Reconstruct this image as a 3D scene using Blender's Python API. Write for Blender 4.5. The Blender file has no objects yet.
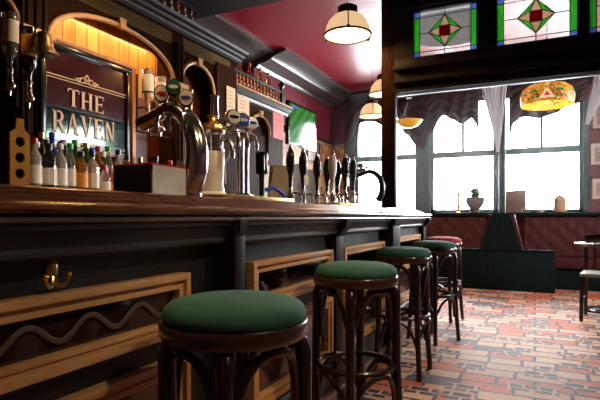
import bpy, bmesh, math, random
from mathutils import Vector, Matrix
random.seed(7)
S = bpy.context.scene
C = S.collection
PI = math.pi
R = math.radians

# ---------------------------------------------------------------- camera
YAW = R(25.5); F = 492.0; EYE = 1.03; HOR = 217.0
cam = bpy.data.objects.new('camera', bpy.data.cameras.new('camera')); C.objects.link(cam)
cam.location = (0, 0, EYE)
cam.rotation_euler = (R(90), 0, YAW)
cam.data.sensor_width = 36; cam.data.lens = 36 * F / 600
cam.data.shift_y = (HOR - 200) / 600
cam.data.clip_start = 0.05
S.camera = cam

# ---------------------------------------------------------------- world, light, exposure
S.view_settings.view_transform = 'Standard'; S.view_settings.look = 'None'
S.view_settings.gamma = 1; S.view_settings.use_curve_mapping = False
S.view_settings.exposure = 0.0
S.cycles.max_bounces = 7; S.cycles.diffuse_bounces = 4; S.cycles.glossy_bounces = 4
S.cycles.transmission_bounces = 6; S.cycles.transparent_max_bounces = 12
S.cycles.sample_clamp_indirect = 6; S.cycles.caustics_reflective = False; S.cycles.caustics_refractive = False
W = bpy.data.worlds.new('sky'); S.world = W; W.use_nodes = True
bg = W.node_tree.nodes['Background']; bg.inputs[0].default_value = (0.93, 0.97, 1.0, 1); bg.inputs[1].default_value = 46.0

def area(name, loc, rot, sx, sy, power, col, portal=False, spread=180):
    l = bpy.data.lights.new(name, 'AREA'); l.shape = 'RECTANGLE'; l.size = sx; l.size_y = sy
    l.energy = power; l.color = col
    o = bpy.data.objects.new(name, l); C.objects.link(o); o.location = loc; o.rotation_euler = rot
    if portal: l.cycles.is_portal = True
    l.spread = R(spread)
    return o
def spot(name, loc, target, power, col, angle=60, blend=0.6, size=0.03):
    l = bpy.data.lights.new(name, 'SPOT'); l.energy = power; l.color = col; l.spot_size = R(angle); l.spot_blend = blend
    l.shadow_soft_size = size
    o = bpy.data.objects.new(name, l); C.objects.link(o); o.location = loc
    d = Vector(target) - Vector(loc); o.rotation_euler = d.to_track_quat('-Z', 'Y').to_euler()
    return o
def point(name, loc, power, col, size=0.03):
    l = bpy.data.lights.new(name, 'POINT'); l.energy = power; l.color = col; l.shadow_soft_size = size
    o = bpy.data.objects.new(name, l); C.objects.link(o); o.location = loc; return o

YF = 8.5            # window wall
HC = 3.23           # ceiling
WINS = [(-2.95, -1.81), (-1.60, -0.55), (-0.47, 0.66)]
WZ0, WZT, WZ1 = 1.10, 2.07, 2.98
for i, (a, b) in enumerate(WINS):
    area('window_portal', ((a + b) / 2, YF + 0.1, (WZ0 + WZ1) / 2), (R(-90), 0, 0), b - a, WZ1 - WZ0, 1, (1, 1, 1), portal=True)
area('window_portal', (3.16, 6.6, 2.0), (0, R(90), 0), 1.8, 1.4, 1, (1, 1, 1), portal=True)
# portal above serves an unseen window added to light the carpet; warm lamp colour
WARM = (1.0, 0.62, 0.28)

# ---------------------------------------------------------------- materials
MATS = {}
def nodes(name):
    m = bpy.data.materials.new(name); m.use_nodes = True
    return m, m.node_tree.nodes, m.node_tree.links, m.node_tree.nodes['Principled BSDF']
def mat(name, col, rough=0.5, metal=0.0, spec=0.5, var=0.12, scale=18, bump=0.0, trans=0.0, ior=1.45, coat=0.0, emis=None, es=0.0, stretch=(1, 1, 1), bscale=None):
    m, N, L, B = nodes(name)
    tc = N.new('ShaderNodeTexCoord'); mp = N.new('ShaderNodeMapping'); mp.inputs['Scale'].default_value = stretch
    L.new(tc.outputs['Object'], mp.inputs[0])
    nz = N.new('ShaderNodeTexNoise'); nz.inputs['Scale'].default_value = scale; nz.inputs['Detail'].default_value = 3
    L.new(mp.outputs[0], nz.inputs['Vector'])
    mx = N.new('ShaderNodeMix'); mx.data_type = 'RGBA'
    c = Vector(col)
    mx.inputs['A'].default_value = (*[max(0, v * (1 - var * 2)) for v in c], 1)
    mx.inputs['B'].default_value = (*[min(1, v * (1 + var * 2)) for v in c], 1)
    L.new(nz.outputs['Fac'], mx.inputs['Factor']); L.new(mx.outputs['Result'], B.inputs['Base Color'])
    B.inputs['Roughness'].default_value = rough; B.inputs['Metallic'].default_value = metal
    B.inputs['IOR'].default_value = ior; B.inputs['Specular IOR Level'].default_value = spec
    if spec < 0.5: B.inputs['IOR'].default_value = 1.22 if spec < .3 else 1.08
    B.inputs['Transmission Weight'].default_value = trans; B.inputs['Coat Weight'].default_value = coat
    B.inputs['Coat Roughness'].default_value = 0.12
    if bump:
        n2 = N.new('ShaderNodeTexNoise'); n2.inputs['Scale'].default_value = bscale or scale * 3
        L.new(mp.outputs[0], n2.inputs['Vector'])
        bp = N.new('ShaderNodeBump'); bp.inputs['Strength'].default_value = bump; bp.inputs['Distance'].default_value = 0.004
        L.new(n2.outputs['Fac'], bp.inputs['Height']); L.new(bp.outputs[0], B.inputs['Normal'])
    if emis: B.inputs['Emission Color'].default_value = (*emis, 1); B.inputs['Emission Strength'].default_value = es
    MATS[name] = m; return m

def wood(name, c1, c2, rough=0.35, axis='Y', scale=9, coat=0.3, bump=0.15, spec=0.5):
    m, N, L, B = nodes(name)
    tc = N.new('ShaderNodeTexCoord'); mp = N.new('ShaderNodeMapping')
    st = {'X': (0.12, 1, 1), 'Y': (1, 0.12, 1), 'Z': (1, 1, 0.12)}[axis]
    mp.inputs['Scale'].default_value = st; L.new(tc.outputs['Object'], mp.inputs[0])
    nz = N.new('ShaderNodeTexNoise'); nz.inputs['Scale'].default_value = scale * 4; nz.inputs['Detail'].default_value = 6; nz.inputs['Distortion'].default_value = 1.2
    L.new(mp.outputs[0], nz.inputs['Vector'])
    cr = N.new('ShaderNodeValToRGB'); cr.color_ramp.elements[0].position = 0.32; cr.color_ramp.elements[1].position = 0.68
    cr.color_ramp.elements[0].color = (*c1, 1); cr.color_ramp.elements[1].color = (*c2, 1)
    L.new(nz.outputs['Fac'], cr.inputs[0]); L.new(cr.outputs[0], B.inputs['Base Color'])
    B.inputs['Roughness'].default_value = rough; B.inputs['Coat Weight'].default_value = coat; B.inputs['Coat Roughness'].default_value = 0.15; B.inputs['Specular IOR Level'].default_value = spec
    if spec < 0.5: B.inputs['IOR'].default_value = 1.22 if spec < .3 else 1.08
    bp = N.new('ShaderNodeBump'); bp.inputs['Strength'].default_value = bump; bp.inputs['Distance'].default_value = 0.002
    L.new(nz.outputs['Fac'], bp.inputs['Height']); L.new(bp.outputs[0], B.inputs['Normal'])
    MATS[name] = m; return m

def glassy(name, col, rough=0.05, mixfac=0.2, translucent=0.0):
    """thin pane: tinted see-through with a glossy skin"""
    m, N, L, B = nodes(name); N.remove(B)
    out = N['Material Output']
    tr = N.new('ShaderNodeBsdfTransparent'); tr.inputs[0].default_value = (*col, 1)
    gl = N.new('ShaderNodeBsdfGlossy'); gl.inputs['Roughness'].default_value = rough
    fr = N.new('ShaderNodeFresnel'); fr.inputs['IOR'].default_value = 1.4
    mx = N.new('ShaderNodeMixShader'); mx2 = N.new('ShaderNodeMixShader')
    tl = N.new('ShaderNodeBsdfTranslucent')
    nz = N.new('ShaderNodeTexNoise'); nz.inputs['Scale'].default_value = 30; tc = N.new('ShaderNodeTexCoord'); L.new(tc.outputs['Object'], nz.inputs['Vector'])
    mc = N.new('ShaderNodeMix'); mc.data_type = 'RGBA'; mc.inputs['A'].default_value = (*[v * 0.75 for v in col], 1); mc.inputs['B'].default_value = (*col, 1)
    L.new(nz.outputs['Fac'], mc.inputs['Factor']); L.new(mc.outputs['Result'], tl.inputs[0]); L.new(mc.outputs['Result'], tr.inputs[0])
    mx2.inputs[0].default_value = translucent; L.new(tr.outputs[0], mx2.inputs[1]); L.new(tl.outputs[0], mx2.inputs[2])
    L.new(fr.outputs[0], mx.inputs[0]); L.new(mx2.outputs[0], mx.inputs[1]); L.new(gl.outputs[0], mx.inputs[2])
    L.new(mx.outputs[0], out.inputs[0]); MATS[name] = m; return m

wood('black_wood', (0.008, 0.010, 0.012), (0.018, 0.021, 0.024), rough=0.42, coat=0.0)
wood('black_wood_up', (0.010, 0.009, 0.009), (0.024, 0.020, 0.018), rough=0.4, axis='Z', coat=0.0, spec=0.25)
wood('dark_wood', (0.014, 0.007, 0.005), (0.040, 0.017, 0.009), rough=0.38, axis='Z', coat=0.0, spec=0.4)
wood('counter_wood', (0.040, 0.014, 0.006), (0.13, 0.047, 0.018), rough=0.24, scale=14, coat=0.5, bump=0.3)
wood('gold_wood', (0.55, 0.30, 0.12), (0.78, 0.47, 0.21), rough=0.42, coat=0.1)
wood('red_wood', (0.10, 0.018, 0.008), (0.20, 0.045, 0.016), rough=0.3, axis='Z')
wood('orange_wood', (0.30, 0.10, 0.025), (0.52, 0.21, 0.06), rough=0.4, axis='Z')
wood('panel_dark', (0.020, 0.009, 0.008), (0.040, 0.017, 0.014), rough=0.12, coat=0.8, bump=0.02)
mat('dark_mirror', (0.22, 0.21, 0.21), 0.06, 1.0, var=0.1)
wood('frieze_olive', (0.075, 0.048, 0.018), (0.13, 0.085, 0.035), rough=0.65, coat=0.0, spec=0.2)
wood('stool_wood', (0.010, 0.005, 0.003), (0.026, 0.011, 0.006), rough=0.3, axis='Z', coat=0.35)
wood('seat_ring_wood', (0.030, 0.014, 0.008), (0.065, 0.030, 0.014), rough=0.3, coat=0.5)
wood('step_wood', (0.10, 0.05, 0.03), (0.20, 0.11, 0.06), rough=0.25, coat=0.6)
wood('teal_wood', (0.010, 0.035, 0.030), (0.020, 0.060, 0.048), rough=0.35, axis='Z', coat=0.3)
wood('settle_wood', (0.005, 0.012, 0.013), (0.010, 0.020, 0.021), rough=0.5, axis='Z', coat=0.0, spec=0.2)
wood('oak_light', (0.26, 0.12, 0.025), (0.36, 0.18, 0.045), rough=0.6, axis='Z', coat=0.0, spec=0.3)
mat('brass', (0.75, 0.47, 0.16), 0.28, 1.0, var=0.15)
mat('old_brass', (0.16, 0.10, 0.055), 0.42, 1.0, var=0.3, scale=30, bump=0.3)
mat('chrome', (0.72, 0.70, 0.68), 0.16, 1.0, var=0.08)
mat('steel', (0.62, 0.62, 0.60), 0.5, 1.0, var=0.1)
mat('bronze_dark', (0.055, 0.035, 0.022), 0.4, 0.8, var=0.2)
mat('grey_metal', (0.70, 0.70, 0.68), 0.5, 0.1, var=0.15)
mat('black_plastic', (0.012, 0.012, 0.014), 0.3, var=0.2)
mat('black_gloss', (0.008, 0.010, 0.010), 0.12, coat=0.5, var=0.2)
mat('white_porcelain', (0.80, 0.76, 0.70), 0.25, var=0.05, coat=0.4)
mat('cream_paper', (0.70, 0.58, 0.42), 0.7, var=0.12, scale=60)
mat('pink_paper', (0.62, 0.13, 0.13), 0.6, var=0.25, scale=40)
mat('white_paper', (0.80, 0.76, 0.70), 0.7, var=0.1, scale=60)
mat('red_wall', (0.17, 0.012, 0.024), 0.6, var=0.12, scale=6, bump=0.25, bscale=45)
mat('red_ceiling', (0.28, 0.018, 0.034), 0.32, var=0.08, scale=8, bump=0.6, bscale=38)
mat('far_wall_red', (0.13, 0.040, 0.042), 0.6, var=0.1, scale=6)
mat('cornice_paint', (0.07, 0.065, 0.06), 0.35, var=0.1, coat=0.3)
mat('dark_cornice', (0.035, 0.022, 0.018), 0.35, var=0.2)
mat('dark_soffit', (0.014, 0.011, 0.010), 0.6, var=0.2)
mat('green_cloth', (0.032, 0.135, 0.105), 0.85, var=0.22, scale=9, bump=0.5, bscale=700)
mat('red_cloth', (0.34, 0.018, 0.030), 0.8, var=0.2, scale=9, bump=0.4, bscale=600)
mat('red_leather', (0.062, 0.010, 0.011), 0.5, var=0.2, scale=8, bump=0.3)
mat('pale_leather', (0.35, 0.45, 0.42), 0.4, var=0.1)
mat('swag_cloth', (0.060, 0.028, 0.026), 0.9, var=0.2, scale=12, spec=0.1)
mat('terracotta', (0.10, 0.06, 0.045), 0.6, var=0.2)
mat('leaf_green', (0.05, 0.12, 0.05), 0.5, var=0.3)
mat('sign_burgundy', (0.045, 0.006, 0.010), 0.15, var=0.15, coat=0.6)
mat('sign_black', (0.010, 0.010, 0.011), 0.2, var=0.1, coat=0.4)
mat('sign_cream', (0.78, 0.60, 0.42), 0.45, var=0.06)
mat('sign_mirror', (0.16, 0.22, 0.20), 0.08, 1.0, var=0.1)
mat('wave_grey', (0.12, 0.095, 0.085), 0.35, var=0.25, scale=40)
mat('lead', (0.010, 0.010, 0.012), 0.5, var=0.1)
mat('glass_clear', (0.85, 0.88, 0.86), 0.04, trans=0.9, var=0.02)
mat('glass_amber', (0.60, 0.22, 0.04), 0.05, trans=0.75, var=0.1)
mat('glass_green', (0.03, 0.16, 0.06), 0.06, trans=0.6, var=0.1)
mat('glass_dark', (0.012, 0.010, 0.010), 0.08, var=0.1, coat=0.5)
mat('glass_blue', (0.03, 0.07, 0.45), 0.08, trans=0.5, var=0.1)
mat('glass_frost', (0.80, 0.76, 0.70), 0.12, trans=0.7, var=0.05)
mat('label_white', (0.75, 0.72, 0.66), 0.6, var=0.15, scale=90)
mat('label_red', (0.50, 0.03, 0.03), 0.6, var=0.15)
mat('label_orange', (0.80, 0.32, 0.04), 0.5, var=0.1)
mat('cap_red', (0.45, 0.02, 0.02), 0.35, var=0.1)
mat('cap_blue', (0.02, 0.06, 0.55), 0.35, var=0.1)
mat('cap_green', (0.05, 0.42, 0.05), 0.35, var=0.1)
mat('cap_white', (0.75, 0.75, 0.72), 0.4, var=0.05)
mat('badge_blue', (0.03, 0.08, 0.40), 0.3, var=0.1)
mat('badge_green', (0.02, 0.10, 0.05), 0.3, var=0.1)
mat('badge_orange', (0.65, 0.30, 0.06), 0.35, var=0.1)
mat('lamp_shade', (0.95, 0.72, 0.40), 0.35, var=0.05, emis=(1.0, 0.52, 0.16), es=1.5)
mat('lamp_shade_out', (0.95, 0.80, 0.55), 0.3, var=0.05, emis=(1.0, 0.66, 0.34), es=0.8)
mat('bulb', (1, 0.9, 0.7), 0.3, emis=(1.0, 0.75, 0.40), es=25)
mat('dish_amber', (0.60, 0.32, 0.06), 0.3, var=0.2, emis=(1.0, 0.55, 0.08), es=0.25)
mat('shade_dark', (0.012, 0.020, 0.016), 0.5, var=0.2)
mat('picture_print', (0.30, 0.22, 0.19), 0.5, var=0.5, scale=25)
mat('picture_mount', (0.50, 0.38, 0.33), 0.6, var=0.1)
mat('frame_brown', (0.12, 0.05, 0.035), 0.4, var=0.2)
glassy('pane', (1.0, 1.0, 1.0))
glassy('glass_white', (0.95, 0.92, 0.90), 0.25, translucent=0.10)
glassy('glass_leaded_green', (0.22, 0.85, 0.20), 0.2, translucent=0.5)
glassy('glass_leaded_blue', (0.35, 0.50, 0.95), 0.2, translucent=0.5)
glassy('glass_leaded_red', (0.40, 0.02, 0.05), 0.2, translucent=0.5)
glassy('glass_leaded_peach', (0.95, 0.72, 0.58), 0.2, translucent=0.5)
glassy('lace', (0.98, 0.98, 0.98), 0.9, translucent=0.6)

# carpet: a patchwork of cream, salmon and dark oblongs
def carpet():
    m, N, L, B = nodes('carpet'); MATS['carpet'] = m
    tc = N.new('ShaderNodeTexCoord')
    def brick(w, h, off, mortar, loc=(0, 0, 0), freq=2):
        mp = N.new('ShaderNodeMapping'); mp.inputs['Location'].default_value = loc; L.new(tc.outputs['Object'], mp.inputs[0])
        b = N.new('ShaderNodeTexBrick'); b.offset = off; b.offset_frequency = freq; b.squash = 0.7; b.squash_frequency = 3
        b.inputs['Scale'].default_value = 1; b.inputs['Brick Width'].default_value = w; b.inputs['Row Height'].default_value = h
        b.inputs['Mortar Size'].default_value = mortar; b.inputs['Mortar Smooth'].default_value = 0.05
        b.inputs['Color1'].default_value = (0, 0, 0, 1); b.inputs['Color2'].default_value = (1, 1, 1, 1); b.inputs['Mortar'].default_value = (0.5, 0.5, 0.5, 1)
        L.new(mp.outputs[0], b.inputs['Vector']); return b
    b1 = brick(0.31, 0.155, 0.37, 0.011)
    cr = N.new('ShaderNodeValToRGB'); cr.color_ramp.interpolation = 'CONSTANT'
    e = cr.color_ramp.elements
    e[0].position = 0; e[0].color = (0.80, 0.50, 0.30, 1)
    e[1].position = 0.30; e[1].color = (0.74, 0.16, 0.05, 1)
    for p, c in ((0.50, (0.85, 0.58, 0.38)), (0.68, (0.70, 0.14, 0.05)), (0.82, (0.72, 0.38, 0.20)), (0.93, (0.10, 0.045, 0.055))):
        x = e.new(p); x.color = (*c, 1)
    L.new(b1.outputs['Color'], cr.inputs[0])
    dark = (0.030, 0.013, 0.028, 1)
    m1 = N.new('ShaderNodeMix'); m1.data_type = 'RGBA'; L.new(b1.outputs['Fac'], m1.inputs['Factor']); L.new(cr.outputs[0], m1.inputs['A']); m1.inputs['B'].default_value = dark
    # second layer: smaller dark oblongs in a share of the cells, with cream outline
    b2 = brick(0.215, 0.155, 0.61, 0.012, loc=(0.07, 0.07, 0), freq=3)
    gt = N.new('ShaderNodeMath'); gt.operation = 'GREATER_THAN'; gt.inputs[1].default_value = 0.62; L.new(b2.outputs['Color'], gt.inputs[0])
    inv = N.new('ShaderNodeMath'); inv.operation = 'SUBTRACT'; inv.inputs[0].default_value = 1; L.new(b2.outputs['Fac'], inv.inputs[1])
    mu = N.new('ShaderNodeMath'); mu.operation = 'MULTIPLY'; L.new(gt.outputs[0], mu.inputs[0]); L.new(inv.outputs[0], mu.inputs[1])
    b3 = brick(0.12, 0.0775, 0.5, 0.009, loc=(0.02, 0.01, 0))
    m3 = N.new('ShaderNodeMix'); m3.data_type = 'RGBA'; L.new(b3.outputs['Fac'], m3.inputs['Factor']); m3.inputs['A'].default_value = dark; m3.inputs['B'].default_value = (0.75, 0.45, 0.30, 1)
    m2 = N.new('ShaderNodeMix'); m2.data_type = 'RGBA'; L.new(mu.outputs[0], m2.inputs['Factor']); L.new(m1.outputs['Result'], m2.inputs['A']); L.new(m3.outputs['Result'], m2.inputs['B'])
    nz = N.new('ShaderNodeTexNoise'); nz.inputs['Scale'].default_value = 60; nz.inputs['Detail'].default_value = 4; L.new(tc.outputs['Object'], nz.inputs['Vector'])
    cr2 = N.new('ShaderNodeValToRGB'); cr2.color_ramp.elements[0].position = 0.35; cr2.color_ramp.elements[0].color = (0.55, 0.55, 0.55, 1); cr2.color_ramp.elements[1].position = 0.6
    L.new(nz.outputs['Fac'], cr2.inputs[0])
    m4 = N.new('ShaderNodeMix'); m4.data_type = 'RGBA'; m4.blend_type = 'MULTIPLY'; m4.inputs['Factor'].default_value = 1
    L.new(m2.outputs['Result'], m4.inputs['A']); L.new(cr2.outputs[0], m4.inputs['B'])
    L.new(m4.outputs['Result'], B.inputs['Base Color'])
    B.inputs['Roughness'].default_value = 0.62; B.inputs['Specular IOR Level'].default_value = 0.25
    B.inputs['Sheen Weight'].default_value = 0.05; B.inputs['Sheen Roughness'].default_value = 0.4
    bp = N.new('ShaderNodeBump'); bp.inputs['Strength'].default_value = 0.5; bp.inputs['Distance'].default_value = 0.004
    L.new(nz.outputs['Fac'], bp.inputs['Height']); L.new(bp.outputs[0], B.inputs['Normal'])
carpet()

def wallpaper():
    m, N, L, B = nodes('wallpaper'); MATS['wallpaper'] = m
    tc = N.new('ShaderNodeTexCoord'); v = N.new('ShaderNodeTexVoronoi'); v.inputs['Scale'].default_value = 9
    L.new(tc.outputs['Object'], v.inputs['Vector'])
    cr = N.new('ShaderNodeValToRGB'); cr.color_ramp.elements[0].color = (0.62, 0.36, 0.16, 1); cr.color_ramp.elements[1].color = (0.36, 0.14, 0.06, 1)
    cr.color_ramp.elements[0].position = 0.25; cr.color_ramp.elements[1].position = 0.55
    L.new(v.outputs['Distance'], cr.inputs[0]); L.new(cr.outputs[0], B.inputs['Base Color']); B.inputs['Roughness'].default_value = 0.6
wallpaper()
def boards():
    m, N, L, B = nodes('pine_boards'); MATS['pine_boards'] = m
    tc = N.new('ShaderNodeTexCoord'); sp = N.new('ShaderNodeSeparateXYZ'); L.new(tc.outputs['Object'], sp.inputs[0])
    sc = N.new('ShaderNodeMath'); sc.operation = 'MULTIPLY'; sc.inputs[1].default_value = 11; L.new(sp.outputs['Y'], sc.inputs[0])
    fl = N.new('ShaderNodeMath'); fl.operation = 'FLOOR'; L.new(sc.outputs[0], fl.inputs[0])
    fr = N.new('ShaderNodeMath'); fr.operation = 'FRACT'; L.new(sc.outputs[0], fr.inputs[0])
    wn = N.new('ShaderNodeTexWhiteNoise'); wn.noise_dimensions = '1D'; L.new(fl.outputs[0], wn.inputs['W'])
    mp = N.new('ShaderNodeMapping'); mp.inputs['Scale'].default_value = (1, 1, 0.1); L.new(tc.outputs['Object'], mp.inputs[0])
    nz = N.new('ShaderNodeTexNoise'); nz.inputs['Scale'].default_value = 45; nz.inputs['Detail'].default_value = 5; L.new(mp.outputs[0], nz.inputs['Vector'])
    ad = N.new('ShaderNodeMath'); ad.operation = 'MULTIPLY_ADD'; ad.inputs[1].default_value = 0.5; L.new(wn.outputs['Value'], ad.inputs[0]); L.new(nz.outputs['Fac'], ad.inputs[2])
    cr = N.new('ShaderNodeValToRGB'); cr.color_ramp.elements[0].position = 0.4; cr.color_ramp.elements[0].color = (0.34, 0.13, 0.035, 1); cr.color_ramp.elements[1].position = 1.0; cr.color_ramp.elements[1].color = (0.62, 0.33, 0.11, 1)
    L.new(ad.outputs[0], cr.inputs[0])
    lt = N.new('ShaderNodeMath'); lt.operation = 'LESS_THAN'; lt.inputs[1].default_value = 0.07; L.new(fr.outputs[0], lt.inputs[0])
    mx = N.new('ShaderNodeMix'); mx.data_type = 'RGBA'; L.new(lt.outputs[0], mx.inputs['Factor']); L.new(cr.outputs[0], mx.inputs['A']); mx.inputs['B'].default_value = (0.10, 0.035, 0.01, 1)
    L.new(mx.outputs['Result'], B.inputs['Base Color']); B.inputs['Roughness'].default_value = 0.3; B.inputs['Coat Weight'].default_value = 0.5
boards()
def tv_screen():
    m, N, L, B = nodes('tv_screen'); MATS['tv_screen'] = m
    tc = N.new('ShaderNodeTexCoord'); mp = N.new('ShaderNodeMapping'); mp.inputs['Rotation'].default_value = (R(50), 0, 0); mp.inputs['Scale'].default_value = (0, 1, 1); L.new(tc.outputs['Object'], mp.inputs[0])
    w = N.new('ShaderNodeTexWave'); w.bands_direction = 'Y'; w.inputs['Scale'].default_value = 2.2; w.inputs['Distortion'].default_value = 0.6; L.new(mp.outputs[0], w.inputs['Vector'])
    cr = N.new('ShaderNodeValToRGB'); cr.color_ramp.elements[0].color = (0.035, 0.26, 0.035, 1); cr.color_ramp.elements[1].color = (0.10, 0.42, 0.07, 1)
    L.new(w.outputs['Fac'], cr.inputs[0]); L.new(cr.outputs[0], B.inputs['Emission Color']); B.inputs['Emission Strength'].default_value = 0.55
    B.inputs['Base Color'].default_value = (0.01, 0.02, 0.01, 1); B.inputs['Roughness'].default_value = 0.12
tv_screen()
def tiffany():
    m, N, L, B = nodes('tiffany_glass'); MATS['tiffany_glass'] = m
    tc = N.new('ShaderNodeTexCoord')
    v = N.new('ShaderNodeTexVoronoi'); v.inputs['Scale'].default_value = 26; L.new(tc.outputs['Object'], v.inputs['Vector'])
    ve = N.new('ShaderNodeTexVoronoi'); ve.feature = 'DISTANCE_TO_EDGE'; ve.inputs['Scale'].default_value = 26; L.new(tc.outputs['Object'], ve.inputs['Vector'])
    sx = N.new('ShaderNodeSeparateColor'); L.new(v.outputs['Color'], sx.inputs[0])
    cr = N.new('ShaderNodeValToRGB'); cr.color_ramp.interpolation = 'CONSTANT'; e = cr.color_ramp.elements
    e[0].color = (0.80, 0.28, 0.02, 1); e[1].position = 0.35; e[1].color = (0.85, 0.42, 0.05, 1)
    for p, c in ((0.66, (0.75, 0.25, 0.04)), (0.80, (0.90, 0.60, 0.2))): x = e.new(p); x.color = (*c, 1)
    L.new(sx.outputs[0], cr.inputs[0])
    lt = N.new('ShaderNodeMath'); lt.operation = 'LESS_THAN'; lt.inputs[1].default_value = 0.05; L.new(ve.outputs[0], lt.inputs[0])
    mx = N.new('ShaderNodeMix'); mx.data_type = 'RGBA'; L.new(lt.outputs[0], mx.inputs['Factor']); L.new(cr.outputs[0], mx.inputs['A']); mx.inputs['B'].default_value = (0.12, 0.03, 0.01, 1)
    L.new(mx.outputs['Result'], B.inputs['Base Color']); L.new(mx.outputs['Result'], B.inputs['Emission Color']); B.inputs['Emission Strength'].default_value = 0.75
tiffany()
for nm, c in (('tiffany_green', (0.02, 0.20, 0.03)), ('tiffany_red', (0.62, 0.06, 0.04)), ('tiffany_cream', (0.95, 0.72, 0.42))):
    mat(nm, c, 0.3, emis=c, es=0.85)

# ---------------------------------------------------------------- mesh helpers
class MB:
    def __init__(s): s.bm = bmesh.new()
    def box(s, x0, x1, y0, y1, z0, z1, bev=0.0):
        vs = [s.bm.verts.new(p) for p in ((x0, y0, z0), (x1, y0, z0), (x1, y1, z0), (x0, y1, z0), (x0, y0, z1), (x1, y0, z1), (x1, y1, z1), (x0, y1, z1))]
        fs = [s.bm.faces.new([vs[i] for i in f]) for f in ((0, 3, 2, 1), (4, 5, 6, 7), (0, 1, 5, 4), (1, 2, 6, 5), (2, 3, 7, 6), (3, 0, 4, 7))]
        if bev:
            es = list({e for f in fs for e in f.edges}); bmesh.ops.bevel(s.bm, geom=es, offset=bev, segments=2, affect='EDGES', profile=0.6)
        return s
    def prism(s, pts, axis, a, b):
        """closed outline in the plane across axis ('x': (y,z), 'y': (x,z), 'z': (x,y)), from a to b"""
        f = {'x': lambda p, t: (t, p[0], p[1]), 'y': lambda p, t: (p[0], t, p[1]), 'z': lambda p, t: (p[0], p[1], t)}[axis]
        A = [s.bm.verts.new(f(p, a)) for p in pts]; B_ = [s.bm.verts.new(f(p, b)) for p in pts]; n = len(pts)
        for i in range(n): s.bm.faces.new((A[i], A[(i + 1) % n], B_[(i + 1) % n], B_[i]))
        s.bm.faces.new(A[::-1]); s.bm.faces.new(B_); return s
    def lathe(s, prof, c=(0, 0, 0), n=24, axis='z', cap=True):
        rings = []
        for r, z in prof:
            r = max(r, 0.0004); ring = []
            for i in range(n):
                a = 2 * PI * i / n; u, v = r * math.cos(a), r * math.sin(a)
                p = {'z': (u, v, z), 'x': (z, u, v), 'y': (v, z, u)}[axis]
                ring.append(s.bm.verts.new((p[0] + c[0], p[1] + c[1], p[2] + c[2])))
            rings.append(ring)
        for k in range(len(rings) - 1):
            for i in range(n):
                j = (i + 1) % n; s.bm.faces.new((rings[k][i], rings[k][j], rings[k + 1][j], rings[k + 1][i]))
        if cap: s.bm.faces.new(rings[0][::-1]); s.bm.faces.new(rings[-1])
        return s
    def tube(s, pts, r, n=10, closed=False, flat=1.0, side=None):
        pts = [Vector(p) for p in pts]; N = len(pts); rings = []
        rr = r if isinstance(r, (list, tuple)) else [r] * N
        up = Vector((0, 0, 1)); prev = None
        for i, p in enumerate(pts):
            if closed: t = (pts[(i + 1) % N] - pts[i - 1]).normalized()
            else: t = (pts[min(i + 1, N - 1)] - pts[max(i - 1, 0)]).normalized()
            if side is not None: u = (Vector(side) - t * Vector(side).dot(t)).normalized()
            elif prev is None:
                ref = up if abs(t.z) < 0.9 else Vector((1, 0, 0)); u = (ref - t * ref.dot(t)).normalized()
            else: u = (prev - t * prev.dot(t)).normalized()
            prev = u; v = t.cross(u)
            rings.append([s.bm.verts.new(p + u * (rr[i] * flat * math.cos(2 * PI * k / n)) + v * (rr[i] * math.sin(2 * PI * k / n))) for k in range(n)])
        for i in range(N if closed else N - 1):
            A, B_ = rings[i], rings[(i + 1) % N]
            for k in range(n): s.bm.faces.new((A[k], A[(k + 1) % n], B_[(k + 1) % n], B_[k]))
        if not closed: s.bm.faces.new(rings[0][::-1]); s.bm.faces.new(rings[-1])
        return s
    def ball(s, c, r, sx=1, sy=1, sz=1, n=16):
        m = Matrix.Translation(c) @ Matrix.Diagonal((r * sx, r * sy, r * sz, 1))
        bmesh.ops.create_uvsphere(s.bm, u_segments=n, v_segments=n // 2 + 2, radius=1, matrix=m); return s
    def build(s, name, m, parent=None, label=None, loc=None, kind=None, ang=35):
        bmesh.ops.recalc_face_normals(s.bm, faces=s.bm.faces)
        me = bpy.data.meshes.new(name); s.bm.to_mesh(me); s.bm.free()
        for p in me.polygons: p.use_smooth = True
        me.set_sharp_from_angle(angle=R(ang))
        me.materials.append(MATS[m] if isinstance(m, str) else m)
        o = bpy.data.objects.new(name, me); C.objects.link(o)
        if parent: o.parent = parent
        if label: o['label'] = label
        if loc: o.location = loc
        if kind: o['kind'] = kind
        return o
def thing(name, label, cat, loc=(0, 0, 0), rz=0, group=None):
    o = bpy.data.objects.new(name, None); C.objects.link(o); o.location = loc; o.rotation_euler = (0, 0, rz); o.empty_display_size = 0.05
    return tag(o, label, cat, group)
def tag(o, label, cat, group=None):
    o['label'] = label; o['category'] = cat
    if group: o['group'] = group
    return o
def struct(o): o['kind'] = 'structure'; return o
def copy_tree(o, parent=None, **kw):
    c = o.copy(); C.objects.link(c)
    if parent: c.parent = parent
    for ch in list(o.children): copy_tree(ch, c)
    return c
def dup(o, loc, rz=None, label=None, group=None, scale=None):
    c = copy_tree(o); c.location = loc
    if rz is not None: c.rotation_euler = (0, 0, rz)
    if label: c['label'] = label
    if group: c['group'] = group
    if scale: c.scale = (scale,) * 3
    return c
def yat(px, X):      # Y of the point on the plane X seen in image column px
    return -X / math.tan(YAW - math.atan((px - 300) / F))
def xat(px, Y): return -Y * math.tan(YAW - math.atan((px - 300) / F))
def dep(X, Y): return -X * math.sin(YAW) + Y * math.cos(YAW)
def zat(py, X, Y): return EYE + (HOR - py) / F * dep(X, Y)

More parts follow.
